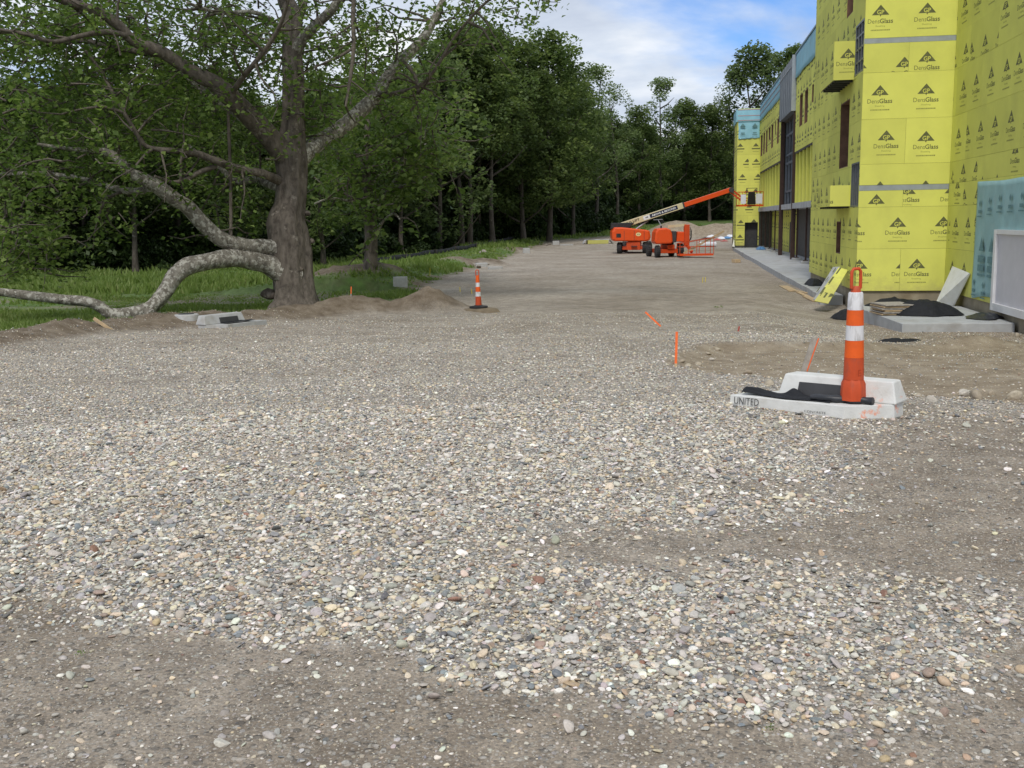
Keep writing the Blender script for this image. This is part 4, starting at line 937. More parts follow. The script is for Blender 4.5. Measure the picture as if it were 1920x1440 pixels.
# by the grass, old one
p = gnd(404, 617)
inB, hdB = inlet((p.x, p.y, p.z-.03), R(66), 'pale concrete curb inlet frame in the soil bank near the big sycamore', 1.12, True)
def fabB(U_, V_): return .35+.75*U_, .06+.18*V_, .10+.03*(fbm(U_*6, V_*4, 9, 3))
fb = cloth('filter_fabric', 20, 8, fabB, 'fabric'); fb.location = inB.location; fb.rotation_euler = inB.rotation_euler; fb.scale = inB.scale; tag(fb, 'dark fabric lying in the inlet frame by the soil bank', 'fabric')
# manhole ring in the grass
p = gnd(349, 594); mr = empty('manhole_ring', (p.x, p.y, p.z-.06)); mr.scale = (.85,)*3; tag(mr, 'round pale manhole cover ring in the grass below the low limb', 'manhole')
lpart('ring', M['block'], mr, lambda m: m.lathe([(.33, -.3), (.33, .10), (.31, .125), (.22, .125)], 32))
lpart('cover', M['darkmetal'], mr, lambda m: m.lathe([(.215, .10), (.215, .135), (.19, .14)], 24))
# far channelizer
p = gnd(902, 584)
def mound(m):
    n_ = 22; ring = []
    for k_ in range(n_): a = 2*math.pi*k_/n_; ring.append((math.cos(a), math.sin(a)))
    rr_ = random.Random(9); jr = [rr_.uniform(.85, 1.15) for _ in range(n_)]
    V_ = [(c*.62*j, s*.5*j, -.12) for (c, s), j in zip(ring, jr)]+[(c*.46*j, s*.38*j, .075) for (c, s), j in zip(ring, jr)]+[(c*.25, s*.22, .10) for c, s in ring]
    m.add(V_, [(k_, (k_+1) % n_, n_+(k_+1) % n_, n_+k_) for k_ in range(n_)]+[(n_+k_, n_+(k_+1) % n_, 2*n_+(k_+1) % n_, 2*n_+k_) for k_ in range(n_)]+[tuple(range(2*n_, 3*n_))], 0, True)
M['soil'] = pm('loose_soil', (.19, .15, .10), .25, 5, .95, .8, 30)
mo = empty('soil_heap', p); tag(mo, 'small flat heap of brown soil under the far orange post', 'soil heap'); lpart('heap', M['soil'], mo, mound)
channelizer((p.x-.06, p.y-.02, p.z+.098), 'clean orange and white post with black rubber base out in the lot', 1.03, False, False, (0, R(-1.2)))

# ------------------------------------------------------------------ stakes
def stake(name, p0, p1, w_, th, mats, label, cat_='stake', tipped=None, flag=None):
    t = empty(name, p0); tag(t, label, cat_)
    v = Vector(p1)-Vector(p0)
    if tipped is None: lpart('shaft', M[mats], t, lambda m: m.bar((0, 0, -.05), v, w_, th, 0, (0, 1, 0)))
    else:
        lpart('shaft', M[mats], t, lambda m: m.bar((0, 0, -.05), v*tipped, w_, th, 0, (0, 1, 0)))
        lpart('painted_top', M[flag], t, lambda m: m.bar(v*tipped, v, w_, th, 0, (0, 1, 0)))
    return t
p = gnd(1267, 690); q = at(1269, 622, (np.array(p)-CAM) @ fw); stake('grade_stake', p, q, .030, .012, 'wood', 'upright orange painted stake at the edge of the brown dirt patch', tipped=.12, flag='spray')
p = gnd(1240, 613); q = at(1210, 585, (np.array(p)-CAM) @ fw+.15); stake('grade_stake', p, q, .034, .012, 'wood', 'tilted orange painted stake leaning over the gravel', tipped=.04, flag='spray')
p = gnd(1502, 712); q = at(1529, 634, (np.array(p)-CAM) @ fw-.1); t = stake('timber_stake', p, q, .085, .038, 'woodgrey', 'thick leaning timber stake with sprayed orange edge behind the inlet frame')
v = Vector(q)-Vector(p); sdv = Vector((math.cos(TH), math.sin(TH), -.3)).normalized()
lpart('painted_edge', M['spray'], t, lambda m: m.bar(v*.2+Vector((.032, -.022, 0)), v*1.004+Vector((.032, -.022, 0)), .013, .006, 0, (0, 1, 0)))
for (u, v_, h_, lb) in ((864, 557, .34, 'yellow topped survey stake, farther of the two beside the far orange post'), (886, 560, .32, 'yellow topped survey stake closest to the far orange post')):
    p = gnd(u, v_); stake('survey_stake', p, (p.x-.03, p.y, p.z+h_), .022, .012, 'woodgrey', lb, tipped=.5, flag='stakeyel')
for (u, v_, h_, fl_, lb) in ((1317, 533, .28, 'stakeyel', 'short yellow survey stake out in the lot before the planks'), (1322, 532, .24, 'stakeyel', 'thin yellow pin next to the short survey stake in the lot'),
                        (806, 521, .45, 'stakeyel', 'orange yellow pin stake in the grass bank'), (658, 555, .24, 'spray', 'short orange stake in the dug bank beside the sycamore')):
    p = gnd(u, v_); stake('survey_stake', p, (p.x+.02, p.y, p.z+h_), .026, .014, 'woodgrey', lb, tipped=.2, flag=fl_)
p = gnd(1383, 622); stake('pin_flag', p, (p.x+.03, p.y, p.z+.10), .03, .03, 'plastic_red', 'tiny red flag stub at the far rim of the dirt patch', 'flag')
p = gnd(215, 620); q = at(176, 597, (np.array(p)-CAM) @ fw); stake('fallen_stick', p, q, .06, .04, 'wood', 'broken pale stick poking out of the soil bank', 'stick')

# ------------------------------------------------------------------ cobbles in the dirt patch
cob = [(1346, 657, .055), (1328, 666, .055), (1334, 677, .05), (1278, 680, .06), (1290, 688, .055), (1310, 686, .06), (1375, 680, .03), (1402, 702, .055), (1445, 694, .028),
       (1443, 724, .07), (1808, 744, .07), (1830, 748, .10), (1903, 750, .09), (1907, 632, .09), (1745, 756, .05), (1860, 742, .05), (1510, 707, .03), (1720, 748, .05)]
COBL = ['round cobble standing farthest out in the dirt patch, alone', 'pale cobble of a pair, the one nearer the upright stake', 'cobble just below the pair in the dirt patch', 'whitish cobble touching the upright orange stake',
        'flat cobble right beside the whitish one at the stake', 'cobble third from the stake along the dirt rim', 'small tan pebble between the cobbles and the timber stake', 'oval cobble on the near rim of the dirt patch', 'little white pebble below the timber stake',
        'cobble touching the end of the raised concrete hood', 'tan cobble past the end of the inlet frame, first of the row', 'largest tan cobble in the rubble past the inlet frame', 'big cobble at the frame edge in the rubble', 'cobble high on the spoil ridge by the wall',
        'cobble next to the sprayed end of the inlet frame', 'cobble tucked behind the largest one in the rubble', 'tiny stone at the foot of the timber stake', 'cobble closest to the orange sprayed hood corner']
for k, (u, v_, s_) in enumerate(cob):
    p = gnd(u, v_); o = link('cobble', STONES[k % 8]); o.location = p+Vector((0, 0, s_*.28)); o.scale = (s_,)*3; o.rotation_euler = (.1*k, .2, k*1.3)
    o['scol'] = [(.46, .40, .30), (.42, .36, .27), (.50, .46, .39), (.36, .30, .22)][k % 4]
    tag(o, COBL[k], 'stone', 'cobbles in the dirt patch' if u < 1600 else 'cobbles in the rubble by the inlet frame')

# ------------------------------------------------------------------ boards, tarps and timber by the building corner
def board(name, pts, th, mats, label, cat_, prints=False):
    P_ = [Vector(p) for p in pts]; o0 = P_[0]; n_ = (P_[1]-o0).cross(P_[3]-o0).normalized()
    t = empty(name, o0); tag(t, label, cat_)
    m = MB(); f = [p-o0 for p in P_]; bk = [p-o0-n_*th for p in P_]
    m.add(f+bk, [(0, 1, 2, 3), (7, 6, 5, 4), (0, 4, 5, 1), (1, 5, 6, 2), (2, 6, 7, 3), (3, 7, 4, 0)]); m.build('sheet', M[mats], t)
    if prints:
        m = MB(); ex = (f[1]-f[0]); ey = (f[3]-f[0])
        for s_, t_ in ((.30, .30), (.70, .22), (.35, .62), (.72, .55), (.4, .9)):
            c = ex*s_+ey*t_+n_*.003
            for layer, tr in LOGO_LOW:
                for T in tr: m.add([c+ex.normalized()*(p[1]*.55)+ey.normalized()*(p[0]*.55) for p in T], [(0, 1, 2)], 0)
        m.build('sheet_print', M['print'], t)['kind'] = 'stuff'
    return t
STZ = -.97+.21
def bp(u, v_, d): return at(u, v_, d)
# two sheets leaning on the long wall
board('leaning_sheet', [at(1527, 564, 30.2), at(1553, 569, 30.0), at(1590, 506, 31.2), at(1573, 501, 31.4)], .02, 'yellow', 'yellow offcut sheet leaning on the building beside a grey one', 'sheet', True)
board('leaning_sheet', [at(1525, 561, 30.5), at(1537, 565, 30.4), at(1575, 500, 31.5), at(1562, 500.5, 31.6)], .02, 'greyback', 'grey faced sheet leaning behind the yellow offcut', 'sheet')
fb0, fb1 = onZ(1753, 571, STZ+.01), onZ(1787, 573, STZ+.01); fd = lambda q: float((q-CAM) @ fw)
board('foam_board', [fb0, fb1, onX(1818, 512, 7.33), onX(1786, 499, 7.33)], .05, 'foam', 'white foam board leaning in the inner corner over the stoop', 'board')
def tarp(name, loc, rx, ry, h_, seed, label, mat='fabric', rz=0.0, sp=2.2):
    n_, k_ = 40, 16; V_ = []; Q_ = []
    for i in range(k_+1):
        r = i/k_
        for j in range(n_):
            a = 2*math.pi*j/n_; e_ = 1+.35*(float(fbm(np.array([math.cos(a)*1.5+seed]), np.array([math.sin(a)*1.5]), seed, 3)[0])-.5)*2
            x, y = rx*r*e_*math.cos(a), ry*r*e_*math.sin(a)
            z = h_*max(0, 1-r**sp)*(.75+.5*float(fbm(np.array([x*2.5+seed]), np.array([y*2.5]), seed+2, 3)[0]))+.13*(float(fbm(np.array([x*6]), np.array([y*6]), seed+4, 3)[0])-.3)*(1-r*.7)
            V_.append((x, y, max(z, 0)+.012))
    for i in range(k_):
        for j in range(n_): Q_.append((i*n_+j, (i+1)*n_+j, (i+1)*n_+(j+1) % n_, i*n_+(j+1) % n_))
    o_ = link(name, np_mesh(name, V_, Q_, [M[mat]], True)); o_.location = loc; o_.rotation_euler = (0, 0, rz); tag(o_, label, 'tarp'); return o_
tarp('black_tarp', (5.95, 26.6, STZ), .80, .58, .33, 3, 'large black tarp humped over a stack on the stoop slab')
tarp('black_tarp', (7.0, 25.6, STZ+.002), .40, .5, .10, 8, 'flat black sheet bunched at the wall end of the stoop', 'fabric2')
tarp('black_tarp', (4.45, 29.0, gz(4.45, 29.0)+.02), .44, .4, .22, 5, 'black sheet gathered between leaning boards and stoop corner')
tarp('black_tarp', (5.7, 29.2, STZ), .70, .32, .18, 6, 'black tarp ridge against the foot of the end wall')
tarp('black_tarp', (4.72, 38.2, -.75), .30, 1.1, .18, 7, 'black cloth lying on the walk beside the long wall')
tarp('black_scrap', (4.1, 20.3, gz(4.1, 20.3)), .5, .12, .08, 12, 'strip of torn black fabric on the bare ground near the stoop')
for k in range(6):
    o = part('stacked_board', M['woodgrey'] if k % 2 else M['wood'], None, lambda m: m.box((0, 0, 0), (.75, .9, .028))); o.location = (5.15+.02*(k % 3), 26.75-.02*(k % 2), STZ+.03+k*.045); o.rotation_euler = (0, 0, .15+.04*(k % 3))
    tag(o, ['bottom', 'second from bottom', 'third from bottom', 'third from top', 'second from top', 'topmost'][k]+' board of the small stack beside the humped tarp', 'board', 'boards stacked on the stoop')
# offcuts and planks along the edge of the walk
pk = [((1402, 470), (1417, 482), .09), ((1410, 481), (1428, 485), .12), ((1428, 485), (1447, 508), .13), ((1441, 501), (1462, 517), .12), ((1452, 510), (1472, 524), .12), ((1466, 521), (1487, 530), .14),
      ((1469, 538), (1487, 548), .24), ((1484, 546), (1512, 552), .10), ((1496, 550), (1531, 566), .11), ((1508, 559), (1527, 567), .10)]
lbs = ['narrow lath at the far end of the plank row', 'short wide offcut lying across the far planks', 'long plank flush with the walk edge, far stretch', 'plank overlapping its neighbour midway along the walk',
       'plank in the middle of the row by the walk', 'plank ending where the black cloth lies', 'wide pale plywood offcut lying out on the gravel', 'thin lath beside the plywood offcut', 'long plank running to the leaning sheets', 'short plank under the foot of the yellow sheet']
for (a, b, w_), lb in zip(pk, lbs):
    A, B = gnd(*a), gnd(*b); mid = (A+B)/2; t = link('plank', None) if False else None
    m = MB(); m.bar(A-mid, B-mid, w_*1.3, .035, 0, (0, 0, 1)); o = m.build('plank', M['wood']); o.location = mid+Vector((0, 0, .03)); tag(o, lb, 'plank', 'loose planks along the walk')
p = gnd(1380, 493); t = empty('timber_block', p, .4); tag(t, 'short thick timber block alone on the lot near the walk', 'timber'); lpart('block', M['wood'], t, lambda m: m.box((0, 0, .11), (.34, .5, .2)), .01)

# ================================================================== boom lifts
def wheel(parent, loc, r, w_, rz=0.0):
    t = bpy.data.objects.new('wheel', None); col.objects.link(t); t.parent = parent; t.location = loc; t.rotation_euler = (0, 0, rz)
    m = MB(); a0 = R(90)
    prof = [(r*.55, -w_*.5), (r*.93, -w_*.5), (r, -w_*.36), (r, w_*.36), (r*.93, w_*.5), (r*.55, w_*.5)]
    m.lathe(prof, 28); m.v = [(p[0], -p[2], p[1]) for p in m.v]
    for k in range(18):
        a = 2*math.pi*k/18
        for sgn in (-1, 1): m.box((math.cos(a)*r, sgn*w_*.22, math.sin(a)*r), (.05, w_*.36, .06), 0, Matrix.Rotation(-a, 3, 'Y') @ Matrix.Rotation(sgn*.35, 3, 'X'))
    m.build('tyre', M['tyre'], t)
    m = MB(); m.lathe([(r*.54, -w_*.40), (r*.50, -w_*.46), (r*.2, -w_*.30), (r*.18, -w_*.42)], 20); m.v = [(p[0], p[2], p[1]) for p in m.v]; m.build('rim', M['liftcream'], t)
    return t
def rails(m, x0, x1, y0, y1, z0, z1, r=.022, mid=True, nx=3):
    for z_ in ([z1, (z0+z1)/2] if mid else [z1]):
        m.tube([(x0, y0, z_), (x1, y0, z_), (x1, y1, z_), (x0, y1, z_), (x0, y0, z_)], [r]*5, 6)
    for i in range(nx+1):
        for y_ in (y0, y1): m.cyl((x0+(x1-x0)*i/nx, y_, z0), (x0+(x1-x0)*i/nx, y_, z1), r, n=6)
def hullbody(m, outline, y0, y1, inset=.12):
    n_ = len(outline); cxm = sum(p[0] for p in outline)/n_; czm = sum(p[1] for p in outline)/n_
    def ring(y, k): return [(cxm+(x-cxm)*k, y, czm+(z-czm)*k) for x, z in outline]
    rs = ring(y0, 1-inset)+ring(y0+inset*.9, 1)+ring(y1-inset*.9, 1)+ring(y1, 1-inset)
    fs = [tuple(range(n_)), tuple(range(3*n_, 4*n_))[::-1]]
    for k in range(3):
        for i in range(n_): fs.append((k*n_+i, (k+1)*n_+i, (k+1)*n_+(i+1) % n_, k*n_+(i+1) % n_))
    m.add(rs, fs, 0)
# lift with its boom raised to the tower
pA = gnd(1187, 475.5); LA = empty('boom_lift', pA, FACE); tag(LA, 'orange boom lift with cream boom raised towards the yellow tower', 'boom lift')
for (x, y, w_) in ((-1.02, .1, .36), (.93, -.05, .36), (1.55, 2.7, .36), (-.35, 2.75, .36)): wheel(LA, (x, y, .43), .43, w_, R(90)-.25 if y < 1 else R(90)-.45)
def chA(m):
    m.prism([(-.85, -.10), (.78, -.22), (1.32, 2.55), (-.2, 2.75)], .30, .58); m.prism([(-.55, -.35), (.50, -.42), (.9, 1.9), (-.15, 2.0)], .28, .92)
lpart('chassis', M['liftorange2'], LA, chA, .03)
lpart('turntable', M['darkmetal'], LA, lambda m: m.lathe([(.5, .92), (.5, 1.02)], 24, c=(.15, .8, 0)))
def bodyA(m): hullbody(m, [(-1.66, 1.12), (-1.50, .97), (.95, .93), (1.22, 1.0), (1.30, 1.25), (1.22, 1.72), (.95, 1.80), (-.9, 2.02), (-1.5, 2.02), (-1.68, 1.7)], -.55, 1.15)
bA = lpart('counterweight_hood', M['liftorange'], LA, bodyA, .05)
def badge(m):
    n_ = 24; m.add([(.34+.20*math.cos(2*math.pi*k/n_), -.556, 1.47+.14*math.sin(2*math.pi*k/n_)) for k in range(n_)], [tuple(range(n_))])
lpart('badge', M['decalyel'], bA, badge)
m = MB()
for T in fit_text('JLG', .22, .10, .34, 1.47, .02): m.add([(p[0], -.560, p[1]) for p in T], [(0, 1, 2)])
m.build('badge_lettering', M['decalblack'], bA)['kind'] = 'stuff'
b0, b1, b2 = Vector((-1.35, .3, 2.0)), Vector((3.9, .3, 3.62)), Vector((7.55, .3, 4.75))
ax = (b2-b0).normalized(); nb_ = Vector((0, 1, 0)).cross(ax)*-1
if nb_.z < 0: nb_ = -nb_
def bo(m): m.bar(b0, b0+ax*((b1-b0).length), .44, .34, 0, (0, 1, 0))
boom = lpart('outer_boom', M['liftcream'], LA, bo, .02)
lpart('inner_boom', M['liftorange'], LA, lambda m: m.bar(b0+ax*(b1-b0).length, b2, .35, .27, 0, (0, 1, 0)), .02)
def onboom(name, mat, s0, s1, h0, h1, y, lettering=None, parent=boom):
    m = MB()
    if lettering:
        for T in fit_text(lettering, (s1-s0), h1-h0, (s0+s1)/2, (h0+h1)/2, .028): m.add([b0+ax*p[0]+nb_*p[1]+Vector((0, y, 0)) for p in T], [(0, 1, 2)])
    else: m.add([b0+ax*s+nb_*h+Vector((0, y, 0)) for s, h in ((s0, h0), (s1, h0), (s1, h1), (s0, h1))], [(0, 1, 2, 3)])
    o_ = m.build(name, M[mat], parent)
    if lettering: o_['kind'] = 'stuff'
ys = -.175
onboom('name_lettering', 'decalblack', .85, 1.95, -.10, .13, ys-.003, 'JLG LIFT')
onboom('decal_panel', 'decalwhite', 2.25, 2.78, -.15, .15, ys); onboom('decal_panel', 'navy', 2.78, 5.0, -.14, .15, ys-.001)
onboom('decal_lettering', 'decalwhite', 2.92, 4.86, -.07, .08, ys-.004, 'ABOVE & BEYOND'); onboom('decal_lettering', 'decalblack', 2.40, 2.64, -.05, .06, ys-.004, 'A&B')
def tail(m): m.prism([(-1.72, .05), (-1.35, .0), (-.3, .02), (-.3, .6), (-1.35, .62), (-1.72, .55)], 1.92, 2.36, 0, [(-1.66, .08), (-1.3, .03), (.1, .06), (.1, .56), (-1.3, .58), (-1.66, .52)])
lpart('boom_end_cover', M['rubber'], LA, tail, .05)
lpart('lift_cylinder', M['strip'], LA, lambda m: m.cyl((.25, .3, 1.85), (1.5, .3, 2.75), .07, n=10))
k0, k1 = b2, Vector((8.75, .25, 3.66))
lpart('jib', M['liftorange2'], LA, lambda m: m.bar(k0+Vector((0, 0, .05)), k1+Vector((0, 0, .2)), .12, .14, 0, (0, 1, 0)))
lpart('jib', M['liftorange2'], LA, lambda m: m.bar(k0+Vector((-.05, 0, -.2)), k1+Vector((0, 0, -.05)), .12, .12, 0, (0, 1, 0)))
lpart('knuckle', M['darkmetal'], LA, lambda m: m.cyl((b2.x, .05, b2.z-.03), (b2.x, .55, b2.z-.03), .2, n=14))
lpart('platform_floor', M['liftorange'], LA, lambda m: m.box2((8.05, -.2, 3.46), (9.95, .75, 3.58)))
def railA(m): rails(m, 8.08, 9.92, -.17, .72, 3.58, 4.55, .022, True, 4)
ra = lpart('platform_rail', M['liftorange'], LA, railA)
lpart('side_panel', M['plastic_white'], ra, lambda m: m.box2((9.35, -.205, 3.65), (9.85, -.193, 4.4))); lpart('side_panel', M['plastic_white'], ra, lambda m: m.box2((8.2, -.205, 3.65), (8.6, -.193, 4.35)))
lpart('control_box', M['decalblack'], LA, lambda m: m.prism([(8.68, -.42), (9.32, -.42), (9.32, -.21), (8.68, -.21)], 3.6, 4.55, 0, [(8.76, -.42), (9.24, -.42), (9.24, -.21), (8.76, -.21)]), .04)
lpart('tool_frame', M['darkmetal'], LA, lambda m: rails(m, 8.65, 9.4, -.35, -.1, 4.4, 4.82, .018, False, 1))
for x_ in (-.75, .02, .78): lpart('hood_seam', M['darkmetal'], bA, lambda m: m.box2((x_-.012, -.562, 1.06), (x_+.012, -.545, 1.76)))
lpart('grille', M['rubber'], bA, lambda m: m.box2((-1.35, -.565, 1.25), (-1.0, -.545, 1.55)))
lpart('step', M['darkmetal'], LA, lambda m: m.box2((-.2, -.62, .55), (.25, -.42, .6)))
lpart('axle', M['darkmetal'], LA, lambda m: m.cyl((-1.0, .08, .43), (.92, -.05, .43), .09, n=10))
for k in range(2): lpart('boom_hose', M['rubber'], LA, lambda m: m.tube([b0+ax*t_-nb_*(.26+.05*k+.06*math.sin(t_*1.1+k))+Vector((0, -.1+.1*k, 0)) for t_ in np.linspace(.9, 6.3, 12)], [.028]*12, 6))
lpart('boom_collar', M['darkmetal'], LA, lambda m: m.bar(b0+ax*((b1-b0).length-.06), b0+ax*((b1-b0).length+.06), .47, .37, 0, (0, 1, 0)))
lpart('tower_head', M['liftorange2'], LA, lambda m: m.prism([(-1.2, .05), (-.3, .05), (-.3, .55), (-1.2, .55)], 1.9, 2.1))
# lift parked with its basket on the ground
pB = gnd(1246, 483); LB = empty('boom_lift', pB, FACE); tag(LB, 'orange boom lift parked folded with its basket on the ground', 'boom lift')
for (x, y, w_) in ((-.48, 0, .30), (1.12, .45, .34), (-.75, 2.3, .30), (.85, 2.6, .34)): wheel(LB, (x, y, .40 if x < 1 else .46), .40 if x < 1 else .46, w_, R(90)+.06)
def chB(m): m.prism([(-.38, -.12), (.95, .25), (.75, 2.6), (-.6, 2.3)], .28, .56); m.prism([(.2, -.05), (.7, .1), (.6, 2.2), (.0, 2.0)], .56, .85)
lpart('chassis', M['liftorange2'], LB, chB, .02)
lpart('turntable', M['darkmetal'], LB, lambda m: m.lathe([(.42, .84), (.42, .98)], 20, c=(.35, 1.0, 0)))
def hoodB(m): hullbody(m, [(-.72, 1.05), (-.60, .90), (.42, .93), (.50, 1.05), (.46, 1.55), (.36, 1.86), (.05, 1.98), (-.5, 1.93), (-.66, 1.7)], -.35, 1.5, .10)
lpart('engine_hood', M['liftorange'], LB, hoodB, .05)
def hoodB2(m): hullbody(m, [(.78, 1.05), (1.45, 1.0), (1.5, 1.4), (1.3, 1.7), (.85, 1.72)], -.1, 1.4, .08)
lpart('tank_hood', M['liftorange'], LB, hoodB2, .03)
lpart('boom_foot', M['darkmetal'], LB, lambda m: m.box2((.5, -.05, 1.0), (.78, 1.1, 1.75)), .03)
lpart('mast', M['liftorange2'], LB, lambda m: m.box2((1.28, -.35, .75), (1.62, .1, 2.18)), .03)
lpart('folded_boom', M['liftcream'], LB, lambda m: m.bar((.4, .9, 2.05), (1.35, -.1, 2.15), .16, .18))
lpart('exhaust', M['darkmetal'], LB, lambda m: m.cyl((-.2, .3, 1.93), (-.2, .3, 2.12), .06, n=10))
lpart('tool_holder', M['strip'], LB, lambda m: (m.bar((.3, 2.2, 1.7), (-.1, 2.4, 2.5), .05), m.bar((-.45, 2.3, 2.52), (.2, 2.5, 2.55), .09, .04)))
for k in range(5): lpart('hose', M['rubber'], LB, lambda m: m.tube([(1.66, -.2+.03*k, 2.0-.12*k), (1.78, -.25+.03*k, 1.75-.1*k), (1.72, -.3, 1.4-.05*k), (1.62, -.3, 1.1)], [.02]*4, 6))
def baskB(m): m.prism([(.78, -1.55), (3.05, -1.35), (3.0, -.45), (.73, -.65)], .14, .26)
lpart('basket_floor', M['liftorange'], LB, baskB)
def railB(m):
    A = [(.78, -1.55), (3.05, -1.35), (3.0, -.45), (.73, -.65)]
    for z_ in (.72, 1.3): m.tube([(x, y, z_-(.35 if x < 1 and z_ > 1 else 0)) for x, y in A+A[:1]], [.024]*5, 6)
    for (x, y), (x2, y2), n_ in ((A[0], A[1], 4), (A[2], A[3], 3)):
        for i in range(n_+1): m.cyl((x+(x2-x)*i/n_, y+(y2-y)*i/n_, .26), (x+(x2-x)*i/n_, y+(y2-y)*i/n_, 1.3-(.35*(1-i/n_) if n_ == 4 else .35*i/n_)), .022, n=6)
lpart('basket_rail', M['liftorange2'], LB, railB)
lpart('basket_arm', M['liftorange2'], LB, lambda m: m.bar((1.45, -.2, .85), (1.7, -.8, .35), .14, .18))
plk = empty('long_plank', pB, FACE); tag(plk, 'long pale plank resting across the basket of the parked lift', 'plank'); lpart('plank', M['wood'], plk, lambda m: m.bar((1.05, -1.42, .30), (3.75, -1.2, 1.72), .13, .05, 0, (0, 1, 0)))

# ------------------------------------------------------------------ far clutter
p = gnd(1120, 457); t = empty('insulation_stack', p, FACE+.05); tag(t, 'stack of yellow boards under white wrap on the far lot', 'board stack')
for k in range(4): lpart('board', M['yellow'], t, lambda m: m.box((0, 0, .05+k*.09), (2.05+.03*(k % 2), 1.2, .085)))
def wrap(U_, V_): return -1.5+3.1*U_, -.58+1.3*V_, .38+.04*fbm(U_*8, V_*6, 5, 3)-.40*np.maximum(sst(.10, .0, U_), sst(.86, 1.0, U_))
cloth('wrap_sheet', 30, 10, wrap, 'plastic_white', t)
p = gnd(1327, 463); t = empty('white_roll', p, FACE); tag(t, 'white plastic wrapped roll lying before the far soil piles', 'roll'); lpart('roll', M['plastic_white'], t, lambda m: m.cyl((-.75, 0, .22), (.75, .1, .22), .22, n=20)); lpart('core', M['wood'], t, lambda m: m.cyl((.752, .1, .22), (.76, .1, .22), .07, n=12))
p = gnd(1338, 463); t = empty('bucket', p); tag(t, 'white bucket at the end of the white roll', 'bucket'); lpart('pail', M['plastic_white'], t, lambda m: m.lathe([(.13, 0), (.16, .36), (.165, .38), (.15, .38)], 16)); lpart('bail', M['darkmetal'], t, lambda m: m.tube([(-.16, 0, .36), (-.1, .05, .48), (.1, .05, .48), (.16, 0, .36)], [.008]*4, 6))
rj = random.Random(21)
for k, (u, v_, mt, lb) in enumerate(((1345, 451, 'plastic_red', 'red wrapped bundle in the rubbish heap by the tower'), (1352, 449, 'plastic_white', 'white crumpled sheet among the rubbish by the tower'), (1362, 448, 'plastic_blue', 'blue tarp scrap in the rubbish beside the tower'),
        (1322, 449, 'darkmetal', 'dark bundle on the rubbish heap near the white roll'), (1334, 446, 'plastic_white', 'pale crumpled sack behind the dark bundle'), (1358, 453, 'plastic_red', 'red scrap sheet in front of the blue tarp scrap'), (1370, 447, 'plastic_white', 'white scrap right at the tower foot'))):
    p = gnd(u, v_); o = tarp('rubbish_heap', p, rj.uniform(.35, .6), rj.uniform(.3, .5), rj.uniform(.12, .25), 40+k, lb, mt); o['category'] = 'rubbish'
p = gnd(1381, 465); t = empty('red_barrow', p, FACE); tag(t, 'small dark red machine standing on the walk by the tower', 'compressor')
lpart('tank', M['plastic_red'], t, lambda m: m.cyl((-.3, 0, .28), (.3, 0, .28), .17, n=14)); lpart('motor', M['darkmetal'], t, lambda m: m.box((0, 0, .56), (.4, .3, .24)), .03); lpart('wheel', M['rubber'], t, lambda m: m.cyl((-.2, -.2, .13), (-.2, -.14, .13), .13, n=14))
p = Vector((6.0, 80.5, -.75)); o = tarp('blue_tarp', p, .35, .9, .2, 61, 'bright blue tarp crumpled on the walk under the porch', 'plastic_blue')
board('leaning_sheet', [at(1373, 462, 86), at(1378, 463, 86), at(1378.5, 446, 87), at(1376.5, 446, 87)], .02, 'foam', 'narrow white offcut leaning on the tower corner', 'sheet')
# concrete blocks, kerb pieces along the grass bank
for (u, v_, w_, h_, d_, lb) in ((751, 537, .58, .36, .4, 'grey concrete block beside the soil dug under the grass bank'), (987, 475, .55, .42, .4, 'square concrete block at the road edge by the grass'), (1042, 459, .65, .38, .5, 'small far concrete block where the grass bank ends'),
        (903, 500, .7, .18, .6, 'flat broken concrete lump in the rubble by the bank'), (929, 505, .8, .14, .4, 'thin concrete slab half buried at the road edge'), (1062, 460, 1.3, .12, .5, 'low pale slab out on the far lot')):
    p = gnd(u, v_); t = empty('concrete_block', p, FACE+.1); tag(t, lb, 'concrete block'); lpart('block', M['block'], t, lambda m: m.box((0, 0, h_/2-.05), (w_, d_, h_+.1), 0, None, (.97, .97)), .02)
for k, (u, v_, lb) in enumerate(((893, 499, 'rough boulder, first in the rubble by the road edge'), (912, 497, 'rough boulder tucked behind the flat concrete lump'), (898, 503, 'small boulder before the flat concrete lump'), (1030, 459, 'boulder beside the far concrete block'), (1024, 461, 'low stone at the end of the far rubble'), (900, 475, 'pale rock pile stone up in the grass bank'), (907, 474, 'second pale stone up in the grass bank'))):
    p = gnd(u, v_); o = link('boulder', STONES[k % 8]); o.location = p+Vector((0, 0, .05)); o.scale = (.26, .22, .17) if k < 5 else (.2, .17, .12); o.rotation_euler = (.2*k, .3, k); o['scol'] = (.30, .27, .23); tag(o, lb, 'boulder')
